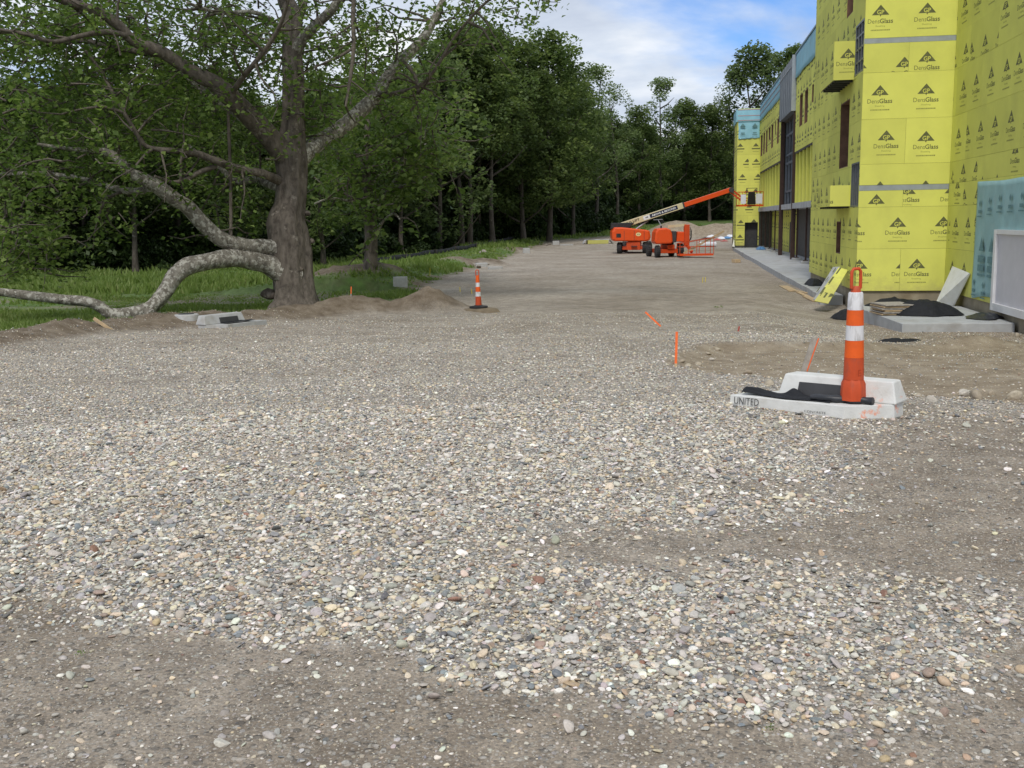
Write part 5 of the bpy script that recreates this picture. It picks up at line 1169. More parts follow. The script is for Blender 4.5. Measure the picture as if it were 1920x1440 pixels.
# silt fence along the foot of the bank
sf = [(-18.6, 60), (-18.2, 66), (-17.4, 84), (-17.6, 104), (-16.5, 124), (-12, 138)]
sft = empty('silt_fence', (sf[2][0], sf[2][1], gz(*sf[2]))); tag(sft, 'low black silt fence running along the foot of the grass bank', 'fence')
P_ = []
for (a, b), (c, d) in zip(sf[:-1], sf[1:]):
    n_ = 16
    for k in range(n_): P_.append((a+(c-a)*k/n_+.15*math.sin(k*1.7), b+(d-b)*k/n_))
m = MB(); o0 = Vector(sft.location); bz = [gz(*p) for p in P_]
for i in range(len(P_)-1):
    (x0, y0), (x1, y1) = P_[i], P_[i+1]; h0, h1 = .34+.04*math.sin(i*.9), .34+.04*math.sin((i+1)*.9)
    m.add([Vector((x0, y0, bz[i]-.1))-o0, Vector((x1, y1, bz[i+1]-.1))-o0, Vector((x1, y1, bz[i+1]+h1))-o0, Vector((x0, y0, bz[i]+h0))-o0], [(0, 1, 2, 3)], 0, True)
fo = m.build('fabric', M['silt'], sft); fo.modifiers.new('thickness', 'SOLIDIFY').thickness = .01
for i in range(0, len(P_), 6):
    part('post', M['bark_wood'], sft, lambda m: m.box(Vector((P_[i][0]+.04, P_[i][1], bz[i]+.15))-o0, (.04, .04, .5)))

# ================================================================== vegetation
def leaf_cards(C, size, g_, up=.9, shape=0):
    n = len(C); nrm = g_.normal(0, 1, (n, 3)); nrm[:, 2] = np.abs(nrm[:, 2])+up; nrm /= np.linalg.norm(nrm, axis=1)[:, None]
    a = g_.normal(0, 1, (n, 3)); a -= nrm*(a*nrm).sum(1)[:, None]; a /= np.linalg.norm(a, axis=1)[:, None]; b = np.cross(nrm, a)
    s = np.asarray(size)[:, None] if np.ndim(size) else np.full((n, 1), size)
    w_ = g_.uniform(.6, 1.0, (n, 1))
    V_ = np.stack([C-a*s*.5, C+b*s*.45*w_+nrm*s*.08-a*s*.05, C+a*s*.55-nrm*s*.12, C-b*s*.45*w_+nrm*s*.08-a*s*.05], 1).reshape(-1, 3)
    return V_, np.arange(4*n).reshape(n, 4)
def crown_mesh(name, C, size, g_, mat, tone_fac=None, **k):
    V_, Q_ = leaf_cards(C, size, g_, **k)
    r_ = g_.uniform(0, 1, len(C)) if tone_fac is None else np.clip(tone_fac, 0, 1)
    return np_mesh(name, V_, Q_, [mat], False, {'tone_fac': ('FACE', 'FLOAT', r_.astype(np.float32))})
def clumps(g_, n_cl, per, env, r0, r1):                    # leaf positions: clumps in an envelope, denser at their skins
    C = env(n_cl); rr_ = g_.uniform(r0, r1, n_cl); out_c = []; tone = []
    for c, r in zip(C, rr_):
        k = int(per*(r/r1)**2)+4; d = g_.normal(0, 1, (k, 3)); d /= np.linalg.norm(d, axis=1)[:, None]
        p = c+d*(g_.uniform(.25, 1, (k, 1))**.5)*r*np.array([1, 1, .75]); out_c.append(p); tone.append(np.full(k, g_.uniform(.15, .75))+g_.normal(0, .18, k)+.18*d[:, 2])  # leaf tone varies per clump and rises toward each clump's top
    return np.concatenate(out_c), np.concatenate(tone)
# ------------------------------------------------------------------ woodland trees: variants of crown and trunk, then one object per tree
def wood_variant(seed, H, W_, bare, n_cl, per, leaf, size, lean=.3, top=1.0):
    g_ = np.random.default_rng(seed)
    def env(n):
        t = g_.uniform(0, 1, n)**.85; z = H*(bare+(1-bare)*t); prof = np.sin(np.clip(t*.82+.14, 0, 1)*math.pi)**.75*(1-.35*t*top)
        a = g_.uniform(0, 6.28, n); rad_ = W_*.5*prof*np.sqrt(g_.uniform(.12, 1, n))
        return np.stack([rad_*np.cos(a), rad_*np.sin(a), z], 1)
    C, tone = clumps(g_, int(n_cl*1.15), int(per*1.6), env, W_*.06, W_*.16)
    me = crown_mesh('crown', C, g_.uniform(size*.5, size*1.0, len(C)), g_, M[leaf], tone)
    m = MB(); lx, ly = g_.normal(0, lean, 2); zs = np.linspace(-.4, H*.92, 9)
    tp = [(lx*(z/H)**2*2+.15*math.sin(z*.4+seed), ly*(z/H)**2*2+.12*math.cos(z*.5+seed), z) for z in zs]; r0 = H*.0145
    m.tube(tp, [r0*1.35]+[r0*(1-.85*i/8) for i in range(1, 9)], 8)
    for k in range(9):
        z = H*(bare*.8+(.85-bare*.8)*(k+.5)/9); i = min(7, int(z/(H*.92)*8)); b_ = Vector(tp[i]); a = k*2.4+seed; ln = W_*.42*(1-.5*k/9)
        m.tube([b_, b_+Vector((math.cos(a)*ln*.5, math.sin(a)*ln*.5, ln*.28)), b_+Vector((math.cos(a)*ln, math.sin(a)*ln, ln*.75))], [r0*.42, r0*.28, r0*.08], 5)
    return me, m.mesh('trunk', M['bark_wood'])
VAR = [wood_variant(1, 17, 10, .22, 95, 130, 'leaf_oak', .42), wood_variant(2, 19, 9, .28, 90, 125, 'leaf_oak', .42), wood_variant(3, 16, 9, .12, 100, 120, 'leaf_oak', .40),
       wood_variant(4, 18, 8, .30, 44, 75, 'leaf_light', .38), wood_variant(5, 20, 8.5, .34, 38, 70, 'leaf_light', .36), wood_variant(6, 14, 9, .08, 80, 90, 'leaf_light', .40),
       wood_variant(7, 18, 11, .18, 110, 125, 'leaf_oak', .44), wood_variant(8, 18, 9, .42, 90, 120, 'leaf_oak', .40)]
def shrub_variant(seed, H, W_, leaf):
    g_ = np.random.default_rng(seed)
    def env(n):
        a = g_.uniform(0, 6.28, n); q_ = np.sqrt(g_.uniform(0, 1, n)); z = H*g_.uniform(.08, .85, n)*(1-.55*q_); return np.stack([W_*.5*q_*np.cos(a), W_*.5*q_*np.sin(a), z], 1)
    C, tone = clumps(g_, 34, 70, env, W_*.10, W_*.2); C[:, 2] = np.maximum(C[:, 2], .02)
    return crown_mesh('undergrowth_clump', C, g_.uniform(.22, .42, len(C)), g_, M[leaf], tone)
SHR = [shrub_variant(11, 3.2, 4.2, 'leaf_bush'), shrub_variant(12, 2.4, 3.6, 'leaf_bush'), shrub_variant(13, 4.2, 4.0, 'leaf_bush'), shrub_variant(14, 1.6, 3.0, 'leaf_bush')]
def place_tree(var, x, y, s, rz, label, group='trees at the wood edge', sz=1.0, name='woodland_tree'):
    t = empty(name, (x, y, gz(x, y)-.1), rz); t.scale = (s, s, s*sz); tag(t, label, 'tree', group)
    link('trunk', VAR[var][1], t); link('crown', VAR[var][0], t); return t
def wpos(u, d):                                             # a spot at picture column u, d metres out
    a = math.atan((u-960)/F)-TH; return math.sin(a)*d/math.cos(a+TH), math.cos(a)*d/math.cos(a+TH)
def hgt(v_, d, x, y): return ((415-v_)/F*d+E)-gz(x, y)
# front row: (picture column, distance, picture row of the top, variant, label)
ROWT = [(-60, 64, 120, 0, 'dark broadleaf tree cut by the frame edge behind the low sycamore limb'), (60, 66, 150, 6, 'dark rounded tree behind the leafy low sycamore boughs'), (170, 69, 130, 2, 'broad dark tree behind the bend of the upper limb'),
        (265, 67, 95, 1, 'tall dark tree between the hanging vine and the frame edge'), (350, 72, 120, 0, 'dark tree straight behind the hanging vine stem'), (440, 70, 140, 6, 'dark tree just beside the sycamore trunk, field side'),
        (610, 73, 150, 2, 'dark low crowned tree right behind the sycamore trunk'), (655, 82, 190, 5, 'paler bushy tree between the two sycamores'), (760, 86, 150, 1, 'leafy tree behind the smaller sycamore crown'),
        (828, 92, 105, 5, 'yellowish green tree past the smaller sycamore'), (868, 97, 72, 7, 'tall tree with a clear pale bole, thinner of the close pair'), (887, 97.5, 90, 7, 'tall tree with a clear bole, thicker of the close pair'), (905, 106, 66, 6, 'tallest dark crown on the skyline in mid picture'),
        (928, 100, 78, 7, 'slim dark tree with one straight trunk at the bank'), (985, 108, 96, 2, 'dark skyline tree standing before the open sky'), (1035, 112, 84, 6, 'broad skyline tree whose crown falls away to the clearing'),
        (1080, 124, 150, 0, 'dark tree where the skyline steps down'), (1120, 133, 140, 3, 'feathery pale tree past the skyline step'), (1160, 140, 175, 4, 'thin topped pale tree above the boom lift'),
        (1200, 150, 215, 2, 'low dark tree behind the lift hood'), (1240, 156, 165, 3, 'airy round topped tree alone against the clouds'), (1285, 160, 205, 6, 'dark tree behind the raised boom'),
        (1330, 158, 215, 0, 'dark rounded tree before the yellow tower'), (1372, 163, 150, 4, 'airy pale tree just before the tower edge'), (1410, 160, 118, 5, 'bright green full tree over the tower roof'),
        (1450, 165, 125, 3, 'loose pale tree over the blue parapet'), (1490, 163, 112, 1, 'dark tree top peeping over the grey metal bay')]
for k, (u, d, vt, var, lb) in enumerate(ROWT):
    x, y = wpos(u, d); h_ = hgt(vt, d, x, y); H0 = [17, 19, 16, 18, 20, 14, 18, 18][var]; s_ = h_/H0; sxy = max(s_, .62+.12*(d > 120)+ .15*(d > 90))
    t = place_tree(var, x, y, sxy, k*1.37, lb, sz=s_/sxy)
# deeper rows and undergrowth read as one mass
wx_, wy_, wi, ws_ = [], [], [], []
gq = np.random.default_rng(77)
for u in range(-260, 1620, 34):
    dd0 = np.interp(u, [-260, 0, 300, 700, 900, 1100, 1250, 1600], [70, 74, 80, 92, 112, 146, 172, 178])
    tv = np.interp(u, [-260, 0, 300, 450, 600, 850, 1040, 1100, 1200, 1330, 1420, 1600], [150, 150, 125, 160, 165, 95, 110, 190, 225, 240, 225, 215])
    for row in range(3):
        d = dd0+row*9+gq.uniform(-3, 3); x, y = wpos(u+gq.uniform(-14, 14), d); h_ = hgt(tv+gq.uniform(25, 85)-row*4, d, x, y); vi = int(gq.choice([0, 1, 2, 6, 0, 6, 3]))
        s_ = h_/[17, 19, 16, 18, 20, 14, 18, 18][vi]; wx_.append((x, y, gz(x, y)-.2)); wi.append(vi); ws_.append((max(s_, .75), max(s_, .75), s_))
tmesh = []
for crn, trk_ in VAR:                                     # crown and trunk joined for the mass
    V1 = np.empty(len(crn.vertices)*3); crn.vertices.foreach_get('co', V1); tmesh.append(crn)
cw = proto_collection('wood_crown', [v[0] for v in VAR]); ct = proto_collection('wood_trunk', [v[1] for v in VAR])
rots = np.stack([np.zeros(len(wi)), np.zeros(len(wi)), gq.uniform(0, 6.28, len(wi))], 1)
o = scatter('woods', wx_, rots, ws_, wi, None, cw); tag(o, 'mass of woodland crowns behind the front row of trees', kind='stuff')
o = scatter('wood_trunks', wx_, rots, ws_, wi, None, ct); tag(o, 'trunks deep in the shaded wood', kind='stuff')
ux, ui, us = [], [], []
for u in range(-240, 1500, 13):
    d0 = np.interp(u, [-240, 0, 300, 700, 900, 1100, 1250, 1500], [60, 63, 67, 78, 99, 128, 158, 162])
    for row in range(5):
        d = d0+row*4.5+gq.uniform(-2, 2); x, y = wpos(u+gq.uniform(-10, 10), d)
        if (row == 0 and gq.uniform() < .75) or (row < 2 and 835 < u < 955): continue
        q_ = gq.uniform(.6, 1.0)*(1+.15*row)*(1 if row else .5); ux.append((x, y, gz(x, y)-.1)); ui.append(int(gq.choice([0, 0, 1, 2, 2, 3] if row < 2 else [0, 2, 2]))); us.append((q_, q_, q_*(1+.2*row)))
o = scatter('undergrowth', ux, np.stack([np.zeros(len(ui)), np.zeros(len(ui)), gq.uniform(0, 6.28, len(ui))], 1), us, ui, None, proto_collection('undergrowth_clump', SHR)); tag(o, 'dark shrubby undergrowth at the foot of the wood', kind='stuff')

# ------------------------------------------------------------------ grass
gr = np.random.default_rng(91); NB = 120000
u_ = gr.uniform(-120, 1420, NB*4); d_ = np.exp(gr.uniform(math.log(17), math.log(150), NB*4)); a_ = np.arctan((u_-960)/F)-TH; gx_ = np.sin(a_)*d_/np.cos(a_+TH); gy_ = np.cos(a_)*d_/np.cos(a_+TH)
ok = (gr.uniform(0, 1, NB*4) < grass_at(gx_, gy_)*(.12+.88*sst(.38, .6, fbm(gx_/2.6, gy_/2.0, 93, 3)))) & (gx_ < 3); gx_, gy_ = gx_[ok][:NB], gy_[ok][:NB]
dd_ = np.hypot(gx_, gy_); gzv = terrain(gx_, gy_)-.02; tall = (.05+.17*sst(.4, .7, fbm(gx_/3, gy_/3, 95, 3)))*gr.uniform(.6, 1.3, len(gx_))*(1+1.1*(gy_ > 40)); wd = .012+.0011*dd_
an_ = gr.uniform(0, 6.28, len(gx_)); cx_, cy_ = np.cos(an_)*wd, np.sin(an_)*wd; lx_, ly_ = gr.normal(0, .35, (2, len(gx_)))*tall
B_ = np.stack([gx_, gy_, gzv], 1); V_ = np.stack([B_+np.stack([cx_, cy_, 0*cx_], 1), B_-np.stack([cx_, cy_, 0*cx_], 1), B_+np.stack([lx_, ly_, tall], 1)], 1).reshape(-1, 3)
tone = np.clip(.25+.5*fbm(gx_/4, gy_/4, 97, 3)+gr.normal(0, .15, len(gx_)), 0, 1).astype(np.float32)
go_ = link('grass', np_mesh('grass', V_, np.arange(len(V_)).reshape(-1, 3), [M['blade']], False, {'tone_fac': ('FACE', 'FLOAT', tone)})); tag(go_, 'rough green grass on the field and bank', kind='stuff')

# ------------------------------------------------------------------ the big sycamore
SD = 30.3; p = at(549, 571, SD); p = Vector((p[0], p[1], gz(p[0], p[1])))
syc = empty('sycamore_tree', p); tag(syc, 'huge old sycamore with a mottled limb resting on the ground', 'tree')
TW = []                                                    # twig starts: point, direction, strength
def limb(name, pts, mat, n=12, wob=.10, seed=1, twigs=.0, root=syc, base=None, cap=True, sub=4, dref=None, gnarl=0.0):
    dref = dref or SD
    P_ = [at(u, v_, dref+dz) for u, v_, dz, r in pts]; Rr = [r/F*dref for u, v_, dz, r in pts]
    Pn = np.array(P_); t = np.arange(len(Pn)); tt = np.linspace(0, len(Pn)-1, (len(Pn)-1)*sub+1); out_p = []
    for q_ in tt:                                          # Catmull-Rom through the traced points
        i = min(int(q_), len(Pn)-2); f = q_-i; p0, p1, p2, p3 = Pn[max(i-1, 0)], Pn[i], Pn[i+1], Pn[min(i+2, len(Pn)-1)]
        out_p.append(.5*((2*p1)+(-p0+p2)*f+(2*p0-5*p1+4*p2-p3)*f*f+(-p0+3*p1-3*p2+p3)*f**3))
    rr_ = np.interp(tt, t, Rr); o0 = np.array(root.location)
    m = MB(); m.tube([q_-o0 for q_ in out_p], list(rr_), n, 0, cap, True, wob, seed, gnarl); o_ = m.build(name, M[mat], root)
    if twigs: TW.append((np.array(out_p), rr_, twigs))
    return o_
limb('trunk', [(553, 596, 0, 64), (552, 580, 0, 52), (552, 566, 0, 41), (551, 550, 0, 37), (549, 517, 0, 35), (546, 475, 0, 37), (543, 440, 0, 36), (541, 417, 0, 35), (547, 385, 0, 28.5), (549, 333, 0, 28), (547, 300, 0, 30), (549, 268, 0, 26), (551, 235, 0, 23), (551, 200, 0, 21), (549, 150, 0, 19), (547, 100, .1, 17), (548, 33, .2, 17), (535, -5, .3, 14), (528, -60, .5, 11), (535, -140, .8, 8), (545, -240, 1.2, 5)], 'bark', 44, .0, 2, .5, sub=9, gnarl=.27)
for k, (u, v_, r) in enumerate(((508, 420, 10), (575, 400, 9), (503, 553, 13), (580, 452, 10), (525, 470, 12), (560, 505, 9))):
    pp = np.array(at(u, v_, SD-.35 if 515 < u < 570 else SD)); o_ = link('burl', STONES[k % 8], syc); o_.location = pp-np.array(syc.location); o_.scale = (r/F*SD*1.25, r/F*SD, r/F*SD*1.5); o_['scol'] = (.10, .08, .065)
limb('limb', [(548, 514, 0, 34), (528, 507, -.25, 26), (512, 501, -.4, 20), (495, 494, -.6, 17), (460, 487, -1, 16), (430, 484, -1.3, 16), (390, 490, -1.7, 15), (352, 499, -2.0, 15), (328, 518, -2.2, 14), (311, 545, -2.5, 13), (293, 568, -2.7, 12), (272, 582, -2.9, 12), (240, 589, -3.0, 11), (208, 589, -3.1, 10), (190, 576, -3.2, 9), (165, 566, -3.3, 9), (120, 562, -3.4, 8), (70, 556, -3.6, 8), (10, 549, -3.8, 7), (-60, 540, -4.2, 6), (-160, 500, -5, 4)], 'bark_pale', 14, .10, 3, .0)
limb('limb_stub', [(277, 585, -2.9, 10), (287, 591, -3.15, 9)], 'bark_pale', 10, .08, 4)
limb('limb', [(545, 467, 0, 28), (525, 466, -.2, 21), (508, 465, -.35, 16), (470, 462, -.8, 14), (440, 457, -1.1, 14), (410, 445, -1.4, 14), (380, 418, -1.7, 14), (352, 388, -2, 13), (322, 370, -2.3, 13), (290, 347, -2.6, 12), (265, 334, -2.8, 10), (237, 320, -3, 8), (226, 302, -3.2, 7.5), (207, 288, -3.3, 7), (180, 282, -3.4, 5), (130, 279, -3.6, 3.5), (70, 270, -4, 2)], 'bark_pale', 14, .10, 5, .7)
limb('limb', [(300, 352, -2.5, 6), (270, 357, -2.4, 6), (235, 358, -2.3, 6), (190, 345, -2, 5), (130, 331, -1.8, 4.5), (60, 325, -1.6, 4), (-20, 328, -1.4, 3), (-90, 330, -1.2, 2)], 'bark_pale', 8, .1, 6, .9)
limb('limb', [(540, 345, 0, 10), (515, 335, -.5, 9), (490, 325, -1, 8), (440, 315, -1.6, 7.5), (400, 300, -2.1, 7), (370, 288, -2.4, 6), (330, 283, -2.8, 5), (275, 275, -3.2, 4), (250, 240, -3.5, 3.4), (215, 180, -3.8, 3), (190, 135, -4, 2.5), (160, 95, -4.4, 2)], 'bark', 8, .1, 7, 1.0)
limb('limb', [(535, 358, 0, 9), (505, 346, .6, 8), (480, 337, 1, 7), (450, 341, 1.3, 6.5), (430, 331, 1.5, 6), (413, 314, 1.7, 5), (395, 305, 1.9, 4), (350, 270, 2.6, 3)], 'bark_pale', 8, .1, 8, .8)
limb('limb', [(405, 312, -1.9, 5), (378, 321, -2.2, 4.5), (352, 334, -2.6, 4), (325, 342, -2.9, 3.5), (290, 330, -3.4, 2)], 'bark', 8, .1, 9, .8)
limb('limb', [(550, 310, 0, 24), (520, 275, -.4, 21), (490, 240, -.9, 19), (462, 213, -1.3, 18), (430, 180, -1.8, 17), (400, 155, -2.1, 15), (370, 140, -2.4, 12), (320, 108, -2.8, 10.5), (290, 92, -3.1, 10), (250, 76, -3.4, 9), (220, 45, -3.7, 8.5), (180, 20, -4, 8), (140, 8, -4.2, 7), (60, -20, -4.8, 6), (-60, -60, -5.4, 4)], 'bark', 14, .1, 10, .9)
limb('limb', [(462, 222, -1.2, 12), (425, 196, -.9, 11), (395, 178, -.5, 10), (366, 156, -.2, 8), (330, 120, .4, 6), (280, 70, 1, 5), (230, 10, 1.6, 4)], 'bark_pale', 10, .1, 11, .9)
limb('limb', [(310, 102, -2.9, 6), (260, 97, -2.5, 5.5), (200, 86, -2, 5), (150, 76, -1.6, 4.5), (80, 84, -1.2, 4), (10, 60, -.8, 3), (-80, 50, -.2, 2)], 'bark', 8, .1, 12, 1.0)
limb('limb', [(235, 66, -3.6, 5), (200, 60, -4, 4.5), (160, 65, -4.4, 4), (100, 78, -4.8, 3.5), (40, 62, -5.2, 3), (-30, 52, -5.6, 2)], 'bark', 8, .1, 13, 1.0)
limb('limb', [(555, 300, 0, 20), (580, 280, .4, 17), (605, 262, .8, 15), (640, 240, 1.2, 14.5), (680, 205, 1.6, 14), (705, 178, 1.9, 13), (730, 140, 2.1, 12), (762, 104, 2.3, 10), (795, 70, 2.5, 9), (812, 40, 2.6, 7.5), (826, 10, 2.7, 6.5), (850, -35, 3, 5), (890, -90, 3.4, 3)], 'bark_pale', 14, .1, 14, .8)
limb('limb', [(552, 100, .1, 13), (570, 70, -.2, 11), (590, 50, -.5, 10), (615, 25, -.8, 9), (642, -5, -1.1, 8), (690, -55, -1.6, 6), (760, -120, -2.2, 4)], 'bark_pale', 10, .1, 15, 1.0)
limb('limb', [(550, 60, .1, 10), (565, 20, .6, 9), (572, -10, 1, 8), (590, -70, 1.6, 6), (620, -150, 2.4, 3)], 'bark', 10, .1, 16, 1.0)
limb('limb', [(430, 182, -1.8, 5), (452, 150, -2.4, 4.6), (478, 118, -2.9, 4.2), (510, 75, -3.4, 3.8), (530, 35, -3.8, 3.2), (545, -20, -4.2, 2)], 'bark', 8, .1, 17, 1.0)
limb('limb', [(540, 85, .1, 6), (515, 45, -.6, 5), (495, 30, -1, 4.5), (465, 22, -1.6, 4), (410, 24, -2.4, 3.5), (350, 5, -3, 2.5)], 'bark_pale', 8, .1, 18, 1.0)
limb('limb', [(752, 114, 2.2, 5), (772, 132, 2.0, 4.5), (783, 160, 1.8, 4), (782, 190, 1.6, 3), (770, 208, 1.5, 2)], 'bark', 8, .1, 19, .9)
limb('limb', [(665, -30, -1.4, 4), (662, 30, -1.6, 4), (663, 90, -1.7, 3.8), (656, 150, -1.8, 3.2), (648, 200, -1.9, 2)], 'bark', 8, .1, 20, .9)
limb('limb', [(705, 178, 1.9, 6), (740, 175, 1.4, 4.5), (800, 150, .9, 3.5), (860, 60, .2, 3), (930, -10, -.6, 2.5), (1010, -40, -1, 1.5)], 'bark', 8, .1, 22, .7)
limb('vine_stem', [(430, 478, -1.25, 3.4), (433, 420, -1.3, 3), (432, 330, -1.35, 3), (429, 250, -1.5, 3), (428, 190, -1.7, 2.6)], 'bark', 7, .15, 21)
# twigs and leaves
ts = np.random.default_rng(123); leafC = []; leafT = []; tm_ = MB(); o0 = np.array(syc.location)
def spray(p0, dirv, ln, nl, spread, tone):
    d = dirv/np.linalg.norm(dirv); pts = [p0]; q_ = p0.copy(); v = d.copy()
    for k in range(4):
        v = v+ts.normal(0, .28, 3)+np.array([0, 0, -.07]); v /= np.linalg.norm(v); q_ = q_+v*ln/4; pts.append(q_.copy())
    tm_.tube([x-o0 for x in pts], [.022*ln, .018*ln, .013*ln, .009*ln, .004*ln], 4, 0, False)
    f = ts.uniform(.25, 1.05, nl); idx_ = np.clip((f*4).astype(int), 0, 3); fr_ = f*4-idx_; Pp = np.array(pts); c = Pp[idx_]*(1-fr_)[:, None]+Pp[idx_+1]*fr_[:, None]
    leafC.append(c+ts.normal(0, spread, (nl, 3))); leafT.append(np.clip(tone+ts.normal(0, .2, nl), 0, 1))
for P_, rr_, dens in TW:
    seg = np.linalg.norm(np.diff(P_, axis=0), axis=1); L_ = seg.sum(); n_ = int(L_*2.5*dens)
    for k in range(n_):
        f = ts.uniform(.12, 1)**.7; i = min(int(f*(len(P_)-1)), len(P_)-2)
        if rr_[i] > .30 and ts.uniform() < .85: continue
        d = ts.normal(0, 1, 3); d[2] = d[2]*.6+.18; tg = P_[i+1]-P_[i]; d += tg/np.linalg.norm(tg)*.7
        spray(P_[i], d, ts.uniform(.7, 2.3), int(ts.uniform(14, 34)), .16, ts.uniform(.25, .75))
# boughs that hang into the picture: (column, row, width, height, sprays, near, far)
for (u, v_, du, dv_, n_, d0, d1) in ((60, 90, 120, 90, 90, 26, 34), (180, 60, 130, 70, 80, 27, 35), (60, 240, 120, 70, 45, 26, 33), (300, 130, 100, 90, 70, 29, 35), (440, 50, 80, 60, 44, 29, 35), (420, 190, 70, 70, 36, 30, 35), (200, 230, 110, 50, 26, 27, 33), (640, 80, 60, 60, 24, 32, 37), (760, 130, 60, 60, 14, 33, 37), (50, 455, 80, 62, 66, 27.3, 30), (20, 400, 60, 50, 26, 26, 30), (90, 200, 130, 110, 64, 25, 31), (230, 160, 120, 90, 52, 26, 33), (330, 210, 90, 80, 40, 27, 34), (100, 310, 120, 40, 22, 25, 30),
        (430, 90, 90, 80, 46, 27, 34), (330, 40, 110, 40, 34, 26, 34), (120, 40, 120, 45, 42, 25, 32), (470, 290, 40, 60, 14, 29, 34), (620, 130, 60, 90, 36, 28, 35), (700, 60, 70, 55, 26, 28, 34), (640, 290, 60, 60, 24, 30, 36), (760, 180, 50, 60, 16, 30, 35),
        (880, 15, 70, 30, 14, 29, 34), (960, 10, 40, 22, 9, 29, 33), (1030, -12, 30, 14, 5, 30, 33), (930, 55, 12, 20, 4, 30, 32), (250, 265, 70, 40, 20, 27, 33), (590, 200, 30, 60, 12, 28, 31), (380, 380, 50, 30, 8, 30, 34), (500, 60, 50, 60, 22, 27, 33), (200, 395, 60, 25, 9, 26, 29)):
    for k in range(n_):
        uu_, vv_ = u+ts.normal(0, du*.55), v_+ts.normal(0, dv_*.55)
        if 505 < uu_ < 590 and vv_ > 200 and ts.uniform() < .85: continue
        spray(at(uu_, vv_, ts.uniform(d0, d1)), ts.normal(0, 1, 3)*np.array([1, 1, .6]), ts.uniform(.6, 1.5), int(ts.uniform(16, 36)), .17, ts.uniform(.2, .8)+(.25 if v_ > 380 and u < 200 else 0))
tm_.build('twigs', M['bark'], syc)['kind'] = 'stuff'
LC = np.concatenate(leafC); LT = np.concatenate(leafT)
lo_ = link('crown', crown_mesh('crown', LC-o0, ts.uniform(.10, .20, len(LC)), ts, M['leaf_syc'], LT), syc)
print('sycamore leaves', len(LC))
# crown high above the frame, so that the tree stands whole and shades its own boughs
gh = np.random.default_rng(5); top = np.array(syc.location)+np.array([0, 0, 14.0])
Ch, Th = clumps(gh, 90, 90, lambda n: top+gh.normal(0, 1, (n, 3))*np.array([5.2, 4.6, 3.0]), .7, 1.5)
keep = (720-F*((Ch-CAM) @ up)/((Ch-CAM) @ fw)) < -25
link('upper_crown', crown_mesh('upper_crown', Ch[keep]-o0, gh.uniform(.22, .4, keep.sum()), gh, M['leaf_syc'], Th[keep]), syc)

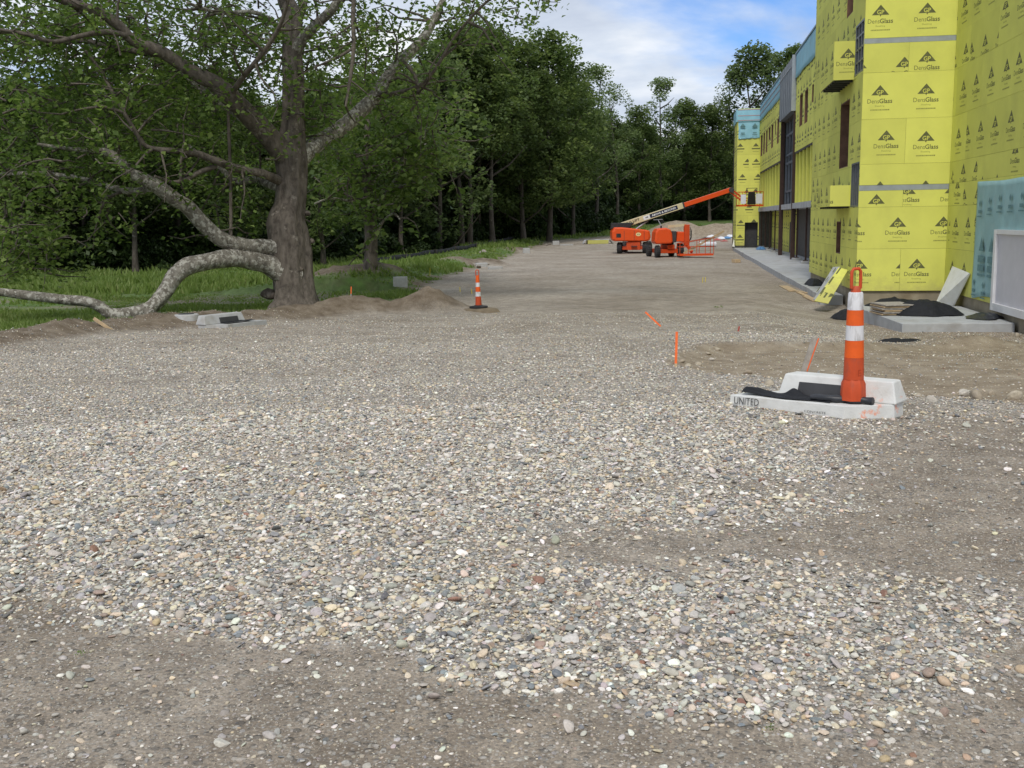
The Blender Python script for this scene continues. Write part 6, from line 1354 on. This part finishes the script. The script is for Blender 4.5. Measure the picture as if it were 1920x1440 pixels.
# ------------------------------------------------------------------ the smaller sycamore across the field
p = gnd(694, 505); D2 = float((np.array(p)-CAM) @ fw)
sy2 = empty('sycamore_tree', p); tag(sy2, 'smaller sycamore with pale bare limbs beyond the big one', 'tree')
TW.clear(); leafC.clear(); leafT.clear(); tm_ = MB(); o0 = np.array(sy2.location)
k2 = dict(root=sy2, dref=D2)
limb('trunk', [(694, 512, 0, 16), (695, 490, 0, 13), (695, 440, 0, 12), (692, 400, 0, 11), (690, 360, 0, 9), (686, 310, 0, 8), (688, 260, 0, 6), (692, 200, .5, 4), (700, 130, 1, 2)], 'bark', 12, .12, 31, .8, **k2)
for k, pts in enumerate(([(697, 395, 0, 7), (715, 372, -.5, 6), (738, 345, -1, 5), (752, 315, -1.4, 4), (760, 285, -1.8, 3), (790, 230, -2.4, 1.5)], [(690, 330, 0, 4), (672, 305, .6, 3.5), (664, 285, 1, 3), (640, 240, 1.6, 1.5)], [(692, 350, 0, 4), (715, 325, .8, 3.5), (745, 290, 1.4, 3), (800, 270, 2, 1.5)],
        [(690, 385, 0, 3), (660, 378, -.8, 2.5), (620, 372, -1.6, 2), (590, 382, -2.2, 1.5)], [(697, 440, 0, 2.6), (715, 418, -.8, 2.2), (738, 400, -1.5, 2), (750, 412, -1.8, 1.2)], [(690, 300, 0, 4), (640, 330, 1, 3), (600, 340, 1.6, 2)], [(735, 350, -1, 3.5), (770, 345, -1.5, 2.5), (810, 325, -2, 1.5)])):
    limb('limb', pts, 'bark_pale', 8, .1, 40+k, 1.0, **k2)
for P_, rr_, dens in TW:
    n_ = int(np.linalg.norm(np.diff(P_, axis=0), axis=1).sum()*2.6*dens)
    for k in range(n_):
        i = min(int(ts.uniform(.25, 1)*(len(P_)-1)), len(P_)-2); d = ts.normal(0, 1, 3); d[2] = d[2]*.6+.25
        if 720-F*((P_[i]-CAM) @ up)/((P_[i]-CAM) @ fw) > 430: continue
        spray(P_[i], d, ts.uniform(.9, 2.8), int(ts.uniform(16, 32)), .24, ts.uniform(.3, .8))
for (u, v_, du, dv_, n_) in ((645, 320, 40, 50, 30), (775, 280, 50, 60, 40), (700, 210, 70, 50, 44), (815, 260, 40, 70, 36), (680, 150, 60, 40, 22)):
    for k in range(n_): spray(at(u+ts.normal(0, du*.6), v_+ts.normal(0, dv_*.6), D2+ts.uniform(-4, 4)), ts.normal(0, 1, 3), ts.uniform(.9, 1.8), int(ts.uniform(16, 34)), .26, ts.uniform(.3, .85))
tm_.build('twigs', M['bark'], sy2)['kind'] = 'stuff'
LC = np.concatenate(leafC); LT = np.concatenate(leafT); link('crown', crown_mesh('crown', LC-o0, ts.uniform(.2, .34, len(LC)), ts, M['leaf_syc'], LT), sy2)
print('second sycamore leaves', len(LC))

# ------------------------------------------------------------------ weeds on the lot
for k, (u, v_, s_, lb) in enumerate(((1345, 579, .07, 'small green weed on the gravel before the walk'), (152, 1239, .011, 'tiny green sprig at the gravel edge, closest to the camera'), (411, 957, .013, 'tiny green leaf sprig amid the loose gravel'), (1445, 1384, .011, 'tiny sprig between stones low in the frame'))):
    p = gnd(u, v_); C_ = ts.normal(0, 1, (26, 3))*np.array([s_, s_, s_*.25])+np.array([0, 0, s_*.45]); o = link('weed', crown_mesh('weed', C_, ts.uniform(.5, 1.0, 26)*s_, ts, M['leaf_syc'], ts.uniform(.4, 1, 26)))
    o.location = (p.x, p.y, p.z+.022); tag(o, lb, 'weed')
